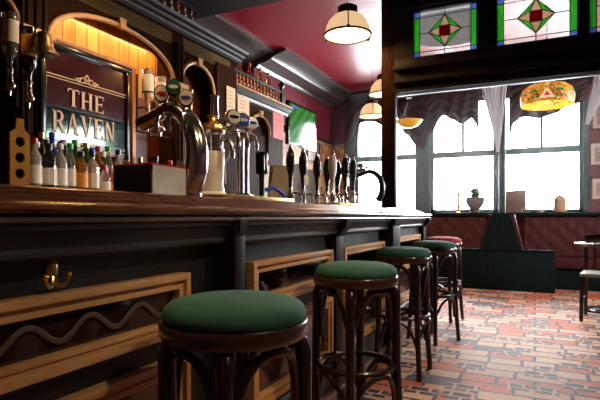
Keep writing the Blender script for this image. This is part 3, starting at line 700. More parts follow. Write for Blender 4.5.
for px, k, h, g, c_, l_, d in FR:
    b = bottle(k, h, g, c_, l_); b.location = (-2.262, yat(px, -2.262), 1.16); b['label'] = d; b.scale = (1, 1, .86)
BK = [(41, 'slim', .36, 'glass_dark', 'brass', None, 'dark bottle with a brass pourer, behind the red capped one'),
      (52, 'round', .37, 'glass_blue', 'cap_blue', 'label_white', 'blue bottle with a bright blue cap in the back row'),
      (64, 'slim', .34, 'glass_dark', 'cap_white', 'label_white', 'dark slim bottle with a white cap in the back row'),
      (75, 'round', .35, 'glass_green', 'cap_green', 'label_white', 'green bottle with a green cap in the back row'),
      (86, 'slim', .34, 'glass_green', 'brass', 'label_orange', 'green bottle with an orange label and brass pourer in the back row'),
      (98, 'round', .33, 'glass_amber', 'cap_red', 'label_red', 'amber bottle with a red label and red cap in the back row'),
      (108, 'slim', .34, 'glass_clear', 'cap_green', 'label_white', 'tall clear bottle with a green cap right of the sign lettering'),
      (118, 'round', .33, 'glass_frost', 'black_plastic', 'label_red', 'frosted bottle with a red label under the right corner of the sign'),
      (127, 'slim', .30, 'glass_amber', 'black_plastic', 'label_white', 'amber slim bottle beside the orange wooden post'),
      (36.5, 'slim', .30, 'glass_clear', 'cap_white', 'label_orange', 'clear slim bottle with an orange label and white cap, third from the paddle'),
      (46, 'slim', .32, 'glass_amber', 'black_plastic', 'label_red', 'amber bottle with a red label and black cap left of the blue one'),
      (69.5, 'slim', .31, 'glass_amber', 'cap_blue', 'label_white', 'amber bottle with a blue cap in the back row'),
      (92, 'slim', .31, 'glass_clear', 'cap_blue', 'label_red', 'clear bottle with a blue cap and red label in the back row'),
      (103, 'slim', .30, 'glass_green', 'cap_white', 'label_white', 'green bottle with a white cap in the back row'),
      (140, 'round', .30, 'glass_dark', 'brass', 'label_orange', 'dark bottle with an orange label right of the wooden post'),
      (170, 'round', .31, 'glass_amber', 'cap_red', 'label_white', 'amber bottle with a red cap seen under the curved chrome font'),
      (156, 'slim', .33, 'glass_green', 'black_plastic', 'label_white', 'green bottle with a white label seen under the curved chrome font'),
      (186, 'slim', .33, 'glass_dark', 'cap_white', 'label_red', 'dark bottle with a red label behind the curved chrome font')]
for px, k, h, g, c_, l_, d in BK:
    b = bottle(k, h, g, c_, l_); b.location = (-2.35, yat(px, -2.35), 1.16); b['label'] = d; b.scale = (1, 1, .88)
# bottles on the gallery shelf
gb0 = bottle('slim', .34, 'glass_amber', 'brass', None)
for i, px in enumerate((230.5, 239.5, 249.5, 260, 268)):
    b = gb0 if i == 0 else copy_tree(gb0)
    b.location = (-2.63, yat(px, -2.63), 2.265); b['group'] = 'amber bottles on the gallery shelf'
    b['label'] = ['amber bottle behind the balustrade, leftmost of five, by the tall pier', 'amber bottle behind the balustrade, second from the tall pier', 'amber bottle behind the balustrade, middle one of five', 'amber bottle behind the balustrade, fourth from the tall pier', 'amber bottle behind the balustrade, rightmost of five, by the round finial'][i]
# optics: upside-down bottles in measures
def optic(y, z, glass, label, lm):
    t = thing('optic_dispenser', label, 'spirit dispenser', (-2.345, y, z), group='upside down bottles in chrome measures')
    prof = [(.036, .30), (.038, .295), (.038, .12), (.030, .095), (.014, .07), (.013, .02)]
    MB().lathe(prof[::-1], n=18).build('bottle_glass', glass, t)
    MB().lathe([(.0392, .15), (.0392, .26)], n=18, cap=False).build('paper_label', lm, t)
    f = MB(); f.lathe([(.016, .03), (.018, .02), (.012, .0), (.016, -.03), (.020, -.05), (.020, -.075), (.008, -.085), (.005, -.11)], n=14); f.ball((.012, 0, -.06), .02); f.build('measure', 'chrome', t)
    f = MB(); f.tube([(-.10, 0, .05), (-.03, 0, .05), (-.012, 0, .03)], .006, 8); f.tube([(-.095, 0, -.1), (-.095, 0, .28)], .008, 8); f.build('wall_bracket', 'bronze_dark', t)
optic(yat(8, -2.36), 1.74, 'glass_clear', 'upside down clear bottle in a chrome measure at the left edge of the photo', 'label_white')
optic(yat(27, -2.36), 1.70, 'glass_dark', 'upside down dark bottle in a chrome measure, just left of the bell', 'label_orange')
optic(yat(146, -2.36), 1.72, 'glass_clear', 'upside down clear bottle right of the sign, above the curved font', 'label_white')
optic(yat(159, -2.36), 1.70, 'glass_frost', 'upside down frosted bottle by the white oval badge', 'label_white')
# rack rail behind right optics
tag(MB().tube([(-2.46, 2.56, 1.62), (-2.46, 3.05, 1.62)], .008, 8).build('optic_rail', 'bronze_dark'), 'thin dark rail across the wide arch holding the optics', 'rail')
# paddle
pd = thing('tasting_paddle', 'flat wooden tasting paddle with three holes, standing at the left', 'wooden paddle', (-2.2, yat(19, -2.2), 1.16))
f = MB(); hw = .050
hz = (.075, .15, .225); hr = .024
# board with three real holes, in strips
ed = [.0] + [v for z in hz for v in (z - hr - .004, z + hr + .004)] + [.262]
for i in range(0, len(ed) - 1):
    z0, z1 = ed[i], ed[i + 1]
    if i % 2 == 0: f.box(-.009, .009, -hw, hw, z0, z1)
    else:
        zc = (z0 + z1) / 2; n = 16
        for s_ in (-1, 1):
            pts = [(s_ * hw, z0), (s_ * hw, z1), (0, z1)] + [(s_ * hr * math.sin(PI * k / n), zc + hr * math.cos(PI * k / n)) for k in range(n + 1)] + [(0, z0)]
            f.prism(pts, 'x', -.009, .009)
f.prism([(-hw, .262), (hw, .262), (.022, .285), (.018, .335), (-.018, .335), (-.022, .285)], 'x', -.009, .009)
f.build('paddle_board', 'oak_light', pd)

# ---------------------------------------------------------------- beer fonts and pumps on the counter
CT = 1.103  # counter and its items moved back and enlarged about the camera, baked into coordinates
def oval_badge(parent, p, r, m, rot=PI / 4 * -1, em='brass', inner=None, lab=None):
    e = bpy.data.objects.new('badge', None)
    f = MB(); f.lathe([(r * 1.12, -.006), (r * 1.12, .006), (r, .008)], n=24, axis='x')
    o = f.build('badge', em, parent, lab); o.location = p; o.scale = (1, .82, 1); o.rotation_euler = (0, 0, rot)
    g = MB().lathe([(r * .94, .0085), (r * .9, .0095), (.001, .011)], n=24, axis='x').build('badge_face', m, o)
    if inner: MB().lathe([(r * .5, .0105), (r * .45, .0125), (.001, .0125)], n=20, axis='x').build('badge_emblem', inner, o).scale = (1, 1.5, .5)
    return o
# big curved font
cf = thing('beer_font', 'large curved chrome beer font arching over the counter with three badges', 'beer tap', (-1.15, 1.494, CT), group='beer fonts')
cf.scale = (1.21, 1.21, 1.21)
def arc_pts(cx_, cz_, rx, rz, a0, a1, tip, n=26):
    P = [(cx_ + rx * math.cos(R(a0 + (a1 - a0) * i / n)), 0, cz_ + rz * math.sin(R(a0 + (a1 - a0) * i / n))) for i in range(n + 1)]
    return P + [tuple(P[-1][k] + (tip[k] - P[-1][k]) * u for k in range(3)) for u in (.5, 1)]
Q = arc_pts(-.095, .13, .105, .15, -50, 112, (-.215, 0, .245)); nQ = len(Q)
MB().tube(Q, [.036 - .014 * (i / nQ) for i in range(nQ)], 18, side=(0, 1, 0), flat=1.25).build('curved_arm', 'chrome', cf)
MB().lathe([(.046, 0), (.046, .012), (.040, .02), (.034, .035)], n=24).build('base', 'chrome', cf, loc=(-.028, 0, 0))
for i, (dx, mm, inn, zz) in enumerate(((-.105, 'white_porcelain', 'cap_red', .325), (-.058, 'badge_green', 'cap_white', .34), (-.010, 'cream_paper', 'badge_blue', .302))):
    oval_badge(cf, (dx, -.03, zz), .025, mm, R(-52), 'bronze_dark', inn, ['white badge with a red emblem', 'green badge', 'cream badge with a blue emblem'][i])
    MB().lathe([(.008, 0), (.008, .05), (.011, .06)], n=10).build('tap_stem', 'brass', cf, loc=(dx, -.012, .27))
    f = MB(); f.tube([(dx, -.01, .26), (dx, -.045, .255), (dx, -.05, .23), (dx, -.05, .20)], .006, 8); f.build('spout', 'chrome', cf)
# cylindrical glass font
gf = thing('beer_font', 'fat cream and chrome pillar font beside the curved one', 'beer tap', (-1.27, yat(212.5, -1.27), CT), group='beer fonts')
gf.scale = (1.55, 1.55, 1.37)
MB().lathe([(.042, 0), (.042, .02), (.034, .028), (.034, .035), (.031, .05), (.033, .08), (.035, .15), (.033, .155)], n=28).build('ceramic_body', 'white_porcelain', gf)
MB().lathe([(.034, .155), (.034, .16), (.030, .165), (.030, .205), (.036, .21), (.036, .22)], n=28).build('chrome_collar', 'chrome', gf)
MB().lathe([(.036, .22), (.040, .225), (.038, .235), (.020, .245), (.012, .25), (.010, .262), (.016, .268), (.004, .275)], n=24).build('brass_crown', 'brass', gf)
MB().lathe([(.010, .262), (.012, .27), (.010, .33), (.013, .335), (.004, .34)], n=14).build('tap_handle', 'chrome', gf, loc=(0, .01, .0))
MB().tube([(.03, 0, .19), (.06, 0, .185), (.066, 0, .165), (.066, 0, .13)], .007, 10).build('spout', 'chrome', gf)
# T shaped chrome font with three badges
tf = thing('beer_font', 'slim chrome double pillar font carrying three round badges', 'beer tap', (-1.27, yat(243, -1.27), CT + .02), group='beer fonts')
tf.scale = (1.57, 1.57, 1.19)
f = MB()
for dy in (-.014, .014): f.lathe([(.011, 0), (.011, .26)], c=(0, dy, 0), n=16)
f.lathe([(.034, 0), (.034, .01), (.026, .018)], n=20); f.build('pillar', 'chrome', tf)
MB().tube([(0, .04, .25), (0, .0, .262), (0, -.06, .262), (0, -.115, .245)], [.020, .022, .020, .014], 14).build('cross_bar', 'chrome', tf)
MB().tube([(0, -.01, .20), (0, -.04, .215), (0, -.075, .19), (0, -.09, .13), (0, -.09, .05)], .006, 10).build('hose_loop', 'chrome', tf)
for i, (dy, mm, inn) in enumerate(((-.095, 'white_porcelain', 'black_gloss'), (-.045, 'badge_blue', 'cap_white'), (.005, 'steel', 'badge_blue'))):
    oval_badge(tf, (.025, dy, .30), .026, mm, R(-30), 'chrome', inn, ['white badge with a dark emblem', 'blue badge', 'steel badge with a blue emblem'][i])
    f = MB(); f.tube([(.01, dy, .25), (.04, dy, .245), (.045, dy, .22), (.045, dy, .19)], .006, 8); f.build('spout', 'chrome', tf)
# black lager tap with red lozenge
lt = thing('beer_font', 'short black beer tap with a red lozenge badge and hose', 'beer tap', (-1.33, yat(262, -1.33), CT), group='beer fonts')
lt.scale = (1.21, 1.21, 1.21)
f = MB(); f.box(-.022, .022, -.022, .022, .13, .23, .008); f.tube([(0, 0, .0), (0, 0, .14)], .013, 12); f.lathe([(.035, 0), (.035, .01), (.02, .016)], n=20); f.build('tap_body', 'black_gloss', lt)
MB().prism([(-.012, .18), (0, .165), (.012, .18), (0, .20)], 'x', .022, .025).build('lozenge', 'cap_red', lt)
f = MB(); f.tube([(.0, .02, .06), (.02, .07, .075), (.03, .11, .06), (.03, .16, .04)], .009, 10); f.build('blue_hose', 'cap_blue', lt, 'bright blue hose')
# drip trays
def tray(ya, yb, label):
    t = thing('drip_tray', label, 'drip tray')
    MB().box(-1.47, -1.095, ya, yb, CT, CT + .018, .002).build('tray_rim', 'brass', t)
    MB().box(-1.45, -1.12, ya + .02, yb - .02, CT + .018, CT + .021).build('tray_grille', 'steel', t)
tray(1.68, 2.23, 'brass edged drip tray under the slim double pillar font')
tray(2.87, 3.66, 'brass edged drip tray at the far end of the long counter')
# steel napkin box
nb = thing('napkin_box', 'black box with a brushed steel side on the near counter', 'box', (-1.15, 1.26, CT))
nb.scale = (1.21, 1.21, 1.21)
MB().box(-.14, 0, 0, .150, 0, .088, .003).build('box_body', 'black_plastic', nb)
MB().box(0.0005, .004, .004, .146, .003, .084).build('steel_side', 'grey_metal', nb)
MB().box(-.1405, .0045, -.001, .151, .084, .089).build('red_rim', 'label_red', nb)
# hand pumps
def pump(hm, clip, label):
    t = thing('hand_pump', label, 'hand pump', group='hand pumps along the counter')
    f = MB(); f.lathe([(.024, 0), (.024, .008), (.016, .014), (.014, .03), (.02, .045), (.018, .06), (.011, .07), (.009, .085)], n=16); f.build('pump_base', 'chrome', t)
    MB().lathe([(.008, .08), (.010, .09), (.009, .12), (.014, .127), (.010, .134), (.014, .15), (.022, .19), (.024, .22), (.019, .255), (.011, .268), (.012, .273)], n=16).build('handle', hm, t)
    MB().lathe([(.012, .273), (.013, .278), (.006, .284), (.008, .290), (.003, .297)], n=12).build('finial', 'chrome', t)
    f = MB(); f.tube([(.01, 0, .055), (.04, 0, .06), (.055, 0, .045), (.058, 0, .015)], .006, 10); f.build('spout', 'chrome', t)
    if clip:
        q = MB().prism([(-.022, .105), (.022, .105), (.026, .145), (0, .165), (-.026, .145)], 'x', .016, .020).build('pump_clip', clip, t)
    return t
PL = [(290.5, -1.31, 'black_gloss', None, 'black hand pump first in the row, under the television left corner'),
      (303, -1.31, 'black_gloss', 'cream_paper', 'black hand pump second in the row, with a cream clip'),
      (317, -1.31, 'black_gloss', 'badge_orange', 'black hand pump third in the row, with an orange clip'),
      (327, -1.31, 'black_gloss', None, 'black hand pump fourth in the row, beside the white handled one'),
      (332.5, -1.175, 'white_porcelain', None, 'white handled hand pump in the middle of the row'),
      (337.5, -1.31, 'black_gloss', None, 'black hand pump sixth in the row, right of the white handled one'),
      (345, -1.21, 'black_gloss', 'badge_orange', 'black hand pump on the far drip tray, with an orange clip'),
      (353, -1.21, 'stool_wood', None, 'brown handled hand pump, last before the green curved font')]
for px, X, hm, cl, d in PL:
    p = pump(hm, cl, d); p.location = (X, yat(px, X), CT if px < 340 else CT + .018); p.scale = (1.21, 1.21, 1.21)
# far curved font at the counter's end
sf_ = thing('beer_font', 'far curved dark green font ending the row, in front of the window', 'beer tap', (-1.047, 3.606, CT + .018), group='beer fonts')
sf_.scale = (1.21, 1.21, 1.21)
Q = arc_pts(-.075, .105, .085, .105, -48, 118, (-.16, 0, .185)); nQ = len(Q)
MB().tube(Q, [.020 - .007 * (i / nQ) for i in range(nQ)], 16, side=(0, 1, 0), flat=1.2).build('curved_arm', 'teal_wood', sf_)
f = MB(); f.lathe([(.012, 0), (.012, .22)], c=(-.155, 0, 0), n=14); f.lathe([(.035, 0), (.035, .012), (.02, .02)], c=(-.155, 0, 0), n=18); f.build('pillar', 'chrome', sf_)
MB().tube([(-.26, 0, .20), (-.17, 0, .215), (-.10, 0, .222)], .013, 12).build('cross_bar', 'chrome', sf_)
for i, dx in enumerate((-.25, -.215, -.18)):
    MB().lathe([(.006, .20), (.009, .23), (.011, .28), (.008, .31), (.003, .32)], n=12).build('tap_handle', 'chrome', sf_, loc=(dx, 0.01, -.008 * i))
MB().ball((-.13, 0, .25), .02).build('tap_knob', 'chrome', sf_)
MB().ball((-.085, -.02, .235), .011).build('tap_knob', 'badge_orange', sf_, 'orange tap knob')

# paper things on the back bar
def notice(name, label, X, pxa, pxb, za, zb, m, g=None, cat='notice', lines=None):
    ya, yb = yat(pxa, X), yat(pxb, X)
    o = thing(name, label, cat, (X, (ya + yb) / 2, zb), group=g); hw = (yb - ya) / 2
    MB().box(-.003, .003, -hw, hw, 0, za - zb).build('sheet', m, o)
    if lines:
        q = MB()
        for k in range(lines): q.box(.0031, .0036, -hw * .7, hw * random.uniform(.2, .7), (za - zb) * (.9 - .8 * k / lines) - .004, (za - zb) * (.9 - .8 * k / lines))
        q.build('print', 'frame_brown', o)
    return o
notice('hanging_menu', 'cream printed menu hanging under the gallery shelf, left one', -2.41, 226.5, 235, 2.17, 1.80, 'cream_paper', 'menus under the shelf', lines=9)
notice('hanging_menu', 'cream printed menu hanging under the gallery shelf, right one', -2.44, 237.5, 249, 2.14, 1.78, 'cream_paper', 'menus under the shelf', lines=9)
notice('pink_poster', 'pink and red poster hanging between the small arch and the television', -2.46, 273, 283.5, 2.14, 1.86, 'pink_paper', cat='poster', lines=4)
notice('cream_card', 'pinkish card standing on the back counter behind the black beer tap', -2.2, 264, 274, 1.50, 1.16, 'cream_paper', cat='card')
def lean(px, X, w, h, lab, m):
    o = thing('menu_board', lab, 'menu', (X, yat(px, X), CT), R(-40))
    f = MB(); f.prism([(-.05, 0), (-.044, 0), (.004, h), (-.002, h)], 'y', -w / 2, w / 2); f.build('menu_sheet', m, o)
    g = MB(); g.prism([(-.054, 0), (-.0505, 0), (-.0025, h + .004), (-.006, h + .004)], 'y', -w / 2 - .006, w / 2 + .006); g.build('backing', 'dark_wood', o)
lean(280, -1.42, .12, .24, 'printed menu leaning on the counter left of the hand pumps', 'cream_paper')
lean(297, -1.44, .11, .28, 'white card standing behind the first hand pumps', 'white_paper')
lean(310, -1.44, .12, .26, 'white card standing behind the second and third hand pumps', 'white_paper')

# television
TX = -2.98
ya, yb = yat(288.5, TX), yat(316, TX); zt_, zb_ = zat(99.5, TX, ya), zat(144, TX, ya)
tv = thing('television', 'flat screen television on the red wall showing a green pitch', 'television', (TX, 0, 0))
MB().box(-.05, 0, ya, yb, zb_, zt_, .006).build('tv_casing', 'black_gloss', tv)
MB().box(.0002, .003, ya + .035, yb - .035, zb_ + .035, zt_ - .03).build('tv_picture', 'tv_screen', tv)
MB().box(.0031, .0036, ya + .10, ya + .30, zt_ - .075, zt_ - .05).build('score_bar', 'cap_blue', tv)
MB().box(-.42, -.05, (ya + yb) / 2 - .05, (ya + yb) / 2 + .05, (zb_ + zt_) / 2 - .05, (zb_ + zt_) / 2 + .05).build('wall_bracket', 'black_plastic', tv)

# things in the recess by the window
def picture(name, label, X0, X1, Z0, Z1, Y=None, wallx=None, group=None):
    t = thing(name, label, 'picture', group=group)
    if Y is not None:
        f = MB(); b = .03
        f.box(X0, X1, Y - .03, Y, Z0, Z0 + b); f.box(X0, X1, Y - .03, Y, Z1 - b, Z1); f.box(X0, X0 + b, Y - .03, Y, Z0, Z1); f.box(X1 - b, X1, Y - .03, Y, Z0, Z1)
        f.build('picture_frame', 'frame_brown', t); MB().box(X0 + b, X1 - b, Y - .012, Y - .004, Z0 + b, Z1 - b).build('mount', 'picture_mount', t)
        MB().box(X0 + .08, X1 - .08, Y - .014, Y - .0125, Z0 + .08, Z1 - .08).build('print', 'picture_print', t)
    else:
        f = MB(); b = .025; a0, a1 = X0, X1
        f.box(wallx, wallx + .03, a0, a1, Z0, Z0 + b); f.box(wallx, wallx + .03, a0, a1, Z1 - b, Z1); f.box(wallx, wallx + .03, a0, a0 + b, Z0, Z1); f.box(wallx, wallx + .03, a1 - b, a1, Z0, Z1)
        f.build('picture_frame', 'bronze_dark', t); MB().box(wallx + .004, wallx + .012, a0 + b, a1 - b, Z0 + b, Z1 - b).build('print', 'picture_print', t)
picture('framed_picture', 'small dark framed picture on the gold wallpaper right of the television', 7.35, 7.85, 1.95, 2.30, wallx=-3.39)
for i, (pa, t0, t1) in enumerate(((590.5, 101, 131), (588.5, 142, 167), (590, 177, 201))):
    X0 = xat(pa, YF); Z1 = zat(t0, X0, YF); Z0 = zat(t1, X0, YF)
    picture('framed_picture', ['top picture of the three at the right edge', 'middle picture of the three at the right edge', 'bottom picture of the three at the right edge, above the bench'][i], X0, X0 + .42, Z0, Z1, Y=YF, group='framed pictures right of the windows')

# ================================================================ PENDANT LAMPS
def pendant(x, y, zr, label, power, rr=.18):
    t = thing('pendant_lamp', label, 'pendant lamp', (x, y, zr), group='dome pendant lamps')
    f = MB(); f.lathe([(rr, 0), (rr * .985, .025), (rr * .93, .07), (rr * .80, .115), (rr * .60, .15), (rr * .36, .17)], n=40, cap=False); o = f.build('lamp_shade', 'lamp_shade_out', t)
    f = MB(); f.lathe([(rr * .97, .002), (rr * .955, .025), (rr * .90, .068), (rr * .77, .110), (rr * .57, .144), (rr * .3, .163)], n=40, cap=False); f.build('shade_lining', 'lamp_shade', t)
    f = MB(); f.tube([(rr * 1.02 * math.cos(2 * PI * i / 40), rr * 1.02 * math.sin(2 * PI * i / 40), 0) for i in range(40)], .009, 8, closed=True)
    for k in range(3):
        a = 2 * PI * k / 3 + .9; f.tube([(rr * 1.04 * math.cos(a), rr * 1.04 * math.sin(a), 0), (rr * .98 * math.cos(a), rr * .98 * math.sin(a), .08), (rr * .42 * math.cos(a), rr * .42 * math.sin(a), .185)], .005, 6); f.ball((rr * 1.07 * math.cos(a), rr * 1.07 * math.sin(a), 0), .016)
    f.build('rim_ring', 'bronze_dark', t)
    MB().lathe([(.078, .165), (.080, .172), (.078, .22), (.060, .232), (.02, .24), (.01, .25)], n=24).build('cap', 'bronze_dark', t)
    MB().ball((0, 0, .085), .032, n=14).build('bulb', 'bulb', t)
    MB().tube([(0, 0, .24), (0, 0, HC - zr)], .004, 6).build('cord', 'black_plastic', t)
    l = point('lamp_light', (0, 0, .02), power, WARM, .04); l.parent = t
    return t
pendant(-1.33, 3.66, 2.46, 'dome pendant lamp nearest the camera, glowing near the top of the photo', 16)
pendant(xat(372, 6.55), 6.55, 2.42, 'small glowing dome pendant lamp hanging in front of the left window', 10, rr=.165)
pendant(xat(384, 5.6), 5.6, 2.46, 'dome pendant lamp mostly hidden behind the tall post', 10, rr=.165)
# hanging dish light
Yd = 6.4; dx_ = xat(409, Yd); zd = zat(120.5, dx_, Yd)
t = thing('dish_lamp', 'amber glass dish lamp hung on three chains beside the post', 'pendant lamp', (dx_, Yd, zd))
MB().lathe([(.01, -.10), (.05, -.098), (.11, -.075), (.155, -.03), (.172, 0), (.165, 0), (.10, -.06), (.01, -.085)], n=32, cap=False).build('glass_dish', 'dish_amber', t)
f = MB()
for k in range(3): a = 2 * PI * k / 3 + .4; f.tube([(.17 * math.cos(a), .17 * math.sin(a), 0), (0, 0, .30)], .004, 6); f.ball((.17 * math.cos(a), .17 * math.sin(a), .004), .010)
f.tube([(0, 0, .30), (0, 0, HC - zd)], .004, 6); f.lathe([(.03, .29), (.035, .30), (.01, .32)], n=12); f.build('chain', 'bronze_dark', t)
# dark shade behind leaded glass
t = thing('dark_shade_lamp', 'dark dome lamp shade seen through the stained glass next to the post', 'pendant lamp', (xat(448, 4.6), 4.6, 2.70))
MB().lathe([(.37, 0), (.35, .06), (.28, .13), (.16, .18), (.05, .20)], n=36, cap=False).build('lamp_shade', 'shade_dark', t)
MB().tube([(0, 0, .19), (0, 0, HC - 2.70)], .005, 6).build('cord', 'black_plastic', t)
# tiffany lamp
Yt = 5.7; tx = xat(547, Yt); tz = zat(105.5, tx, Yt)
t = thing('tiffany_lamp', 'stained glass hanging lamp with roses, amber and green, under the beam', 'pendant lamp', (tx, Yt, tz))
MB().lathe([(.245, 0), (.25, .01), (.25, .11), (.235, .16), (.19, .20), (.11, .225), (.05, .235)], n=40, cap=False).build('lamp_shade', 'tiffany_glass', t)
MB().lathe([(.05, .23), (.055, .24), (.02, .26), (.008, .28)], n=16).build('cap', 'bronze_dark', t)
MB().tube([(0, 0, .27), (0, 0, HC - tz)], .004, 6).build('chain', 'bronze_dark', t)
# rose motifs around the shade
va = math.atan2(-Yt, -tx)
def patch(a, z, pts, m, nm, lab=None):
    f = MB(); A = []; 
    rr = .2525
    vs = [f.bm.verts.new((rr * math.cos(a + u / rr), rr * math.sin(a + u / rr), z + v)) for u, v in pts]; c_ = f.bm.verts.new((rr * 1.01 * math.cos(a), rr * 1.01 * math.sin(a), z))
    for i in range(len(vs)): f.bm.faces.new((vs[i], vs[(i + 1) % len(vs)], c_))
    return f.build(nm, m, t, lab)
circ = lambda r, n=9: [(r * math.cos(2 * PI * i / n), r * math.sin(2 * PI * i / n)) for i in range(n)]
tri = [(-.075, -.045), (0, -.045), (.075, -.045), (.035, .01), (0, .055), (-.035, .01)]
for k in range(4):
    a = va + k * PI / 2
    patch(a, .075, tri, 'tiffany_cream', 'cream_triangle')
    o = patch(a, .072, [(-.03, -.022), (.03, -.022), (0, .03)], 'tiffany_red', 'red_heart'); o.scale = (1.01, 1.01, 1)
    for s_ in (-1, 1):
        patch(a + s_ * .46, .075, circ(.022), 'tiffany_red', 'rose', 'red rose')
        for (da, dz) in ((.36, .055), (.38, .10), (.54, .05), (.56, .105), (.46, .115)): patch(a + s_ * da, dz, circ(.016, 6), 'tiffany_green', 'leaf', 'green leaf')
lp = point('tiffany_light', (0, 0, .08), 8, WARM, .05); lp.parent = t

# ================================================================ FAR SEATING
def tufted(name, x0, x1, z0, z1, y, slope, label, parent=None, nx=None, m='red_leather'):
    f = MB(); nx_ = max(12, int((x1 - x0) / .03)); nz = 14; g = []
    for j in range(nz + 1):
        row = []
        for i in range(nx_ + 1):
            X = x0 + (x1 - x0) * i / nx_; Z = z0 + (z1 - z0) * j / nz
            u, v = (X - x0) / .12, (Z - z0) / .12
            d = .018 * abs(math.sin(PI * (u + v) / 2)) ** .5 * abs(math.sin(PI * (u - v) / 2)) ** .5
            row.append(f.bm.verts.new((X, y - d + slope * (Z - z0), Z)))
        g.append(row)
    for j in range(nz):
        for i in range(nx_): f.bm.faces.new((g[j][i], g[j][i + 1], g[j + 1][i + 1], g[j + 1][i]))
    back = [[f.bm.verts.new((x0 if k == 0 else x1, y + .06 + slope * (zz - z0), zz)) for zz in (z0, z1)] for k in (0, 1)]
    f.bm.faces.new((back[0][0], back[0][1], back[1][1], back[1][0]))
    f.bm.faces.new([g[-1][i] for i in range(nx_ + 1)] + [back[1][1], back[0][1]])
    f.bm.faces.new([g[j][0] for j in range(nz + 1)] + [back[0][1], back[0][0]])
    f.bm.faces.new([g[j][-1] for j in range(nz + 1)] + [back[1][1], back[1][0]])
    return f.build(name, m, parent, label, ang=60)
def bench(x0, x1, label):
    t = thing('wall_bench', label, 'bench', group='buttoned benches under the windows')
    tufted('backrest', x0, x1, .45, 1.03, YF - .14, .08, None, t)
    MB().box(x0, x1, YF - .62, YF - .12, .30, .44, .025).build('seat', 'red_leather', t)
    MB().box(x0, x1, YF - .58, YF - .04, 0, .30).build('plinth', 'settle_wood', t)
bench(-2.3, -.72, 'red buttoned wall bench left of the dark settle, under the middle window')
bench(-.14, 2.6, 'red buttoned wall bench right of the dark settle')
# back-to-back settle seen end on
ST0 = 7.45; cx = -.43
t = thing('settle', 'dark back to back settle seen end on, with a tapering centre panel', 'settle')
f = MB(); f.box(-1.28, .25, ST0, ST0 + .05, 0, .56, .006); f.build('end_panel', 'settle_wood', t)
MB().prism([(cx - .275, .56), (cx + .275, .56), (cx + .11, 1.085), (cx - .11, 1.085)], 'y', ST0, ST0 + .05).build('centre_panel', 'settle_wood', t)
MB().box(-1.30, .27, ST0 - .012, ST0 + .07, .56, .578, .004).build('arm_rail', 'settle_wood', t)
f = MB(); f.prism([(cx - .32, .42), (cx - .25, .42), (cx - .10, 1.06), (cx - .17, 1.07)], 'y', ST0 + .05, YF - .66); f.build('backrest', 'red_leather', t)
f = MB(); f.prism([(cx + .32, .42), (cx + .25, .42), (cx + .10, 1.06), (cx + .17, 1.07)], 'y', ST0 + .05, YF - .66); f.build('backrest', 'red_leather', t)
f = MB(); f.box(-1.25, cx - .26, ST0 + .05, YF - .66, .32, .46, .02); f.build('seat', 'red_leather', t)
f = MB(); f.box(cx + .26, .22, ST0 + .05, YF - .66, .32, .46, .02); f.build('seat', 'red_leather', t)
# post rising from the settle to the window head
tag(MB().box(cx - .045, cx + .045, ST0 + .3, ST0 + .39, 0, HC, .008).build('wooden_post', 'teal_wood'), 'slim dark post rising from the settle between two windows', 'post')

# right side table and chair
tb = thing('pub_table', 'dark round pub table at the right edge, before the bench', 'table', (xat(606, 6.3), 6.3, 0))
MB().lathe([(.30, .715), (.31, .72), (.31, .742), (.30, .748)], n=40).build('table_top', 'step_wood', tb)
MB().lathe([(.22, 0), (.22, .02), (.06, .05), (.035, .10), (.05, .20), (.03, .40), (.045, .55), (.03, .68), (.10, .715)], n=24).build('pedestal', 'black_gloss', tb)
ch = thing('pub_chair', 'dark wooden chair with a pale seat at the right edge', 'chair', (xat(604, 5.8), 5.75, 0), R(170))
MB().box(-.2, .2, -.2, .2, .44, .475, .012).build('seat', 'pale_leather', ch)
for sx in (-1, 1):
    MB().tube([(sx * .18, .19, .44), (sx * .185, .2, 0)], .018, 8).build('leg', 'stool_wood', ch)
    MB().tube([(sx * .18, -.19, .72), (sx * .18, -.185, .44), (sx * .185, -.21, 0)], .019, 8).build('leg', 'stool_wood', ch)
f = MB(); f.tube([(-.19, -.19, .80), (0, -.22, .82), (.19, -.19, .80)], .03, 10, side=(0, 0, 1), flat=1.6); f.build('top_rail', 'stool_wood', ch)
for k in range(3): MB().tube([(-.1 + .1 * k, -.195, .46), (-.1 + .1 * k, -.205, .79)], .010, 8).build('back_spindle', 'stool_wood', ch)
for sx in (-.18, .18): MB().tube([(sx, .19, .2), (sx, -.19, .2)], .010, 8).build('stretcher', 'stool_wood', ch)

# window sill ornaments
ZS = WZ0
def onsill(px): return xat(px, YF - .09)
t = thing('plant_pot', 'dark urn with a stubby plant on the sill of the middle window', 'plant pot', (onsill(475), YF - .09, ZS))
t.scale = (1.3, 1.3, 1.1)
MB().lathe([(.06, 0), (.065, .01), (.05, .03), (.10, .12), (.115, .18), (.11, .22), (.09, .23)], n=24).build('urn', 'terracotta', t)
f = MB()
for k in range(26):
    a = random.uniform(0, 2 * PI); r = random.uniform(0, .045); f.ball((r * math.cos(a), r * math.sin(a), .24 + random.uniform(0, .10)), .022, 1, .4, 1.4, n=8)
f.build('foliage', 'leaf_green', t)
t = thing('candlestick', 'thin pale candle in a holder on the middle window sill', 'candle', (onsill(458.5), YF - .09, ZS))
MB().lathe([(.035, 0), (.035, .01), (.012, .02), (.014, .04)], n=16).build('holder', 'brass', t); MB().lathe([(.02, .04), (.02, .34), (.003, .35)], n=12).build('candle', 'oak_light', t)
t = thing('wooden_box', 'square brown box standing on the sill right of the post', 'box', (onsill(514.5), YF - .09, ZS))
t.scale = (1.12, 1, 1.1)
MB().box(-.15, .15, -.07, .07, 0, .29, .006).build('box_body', 'step_wood', t); MB().box(-.155, .155, -.075, .075, .29, .31, .004).build('lid', 'dark_wood', t)
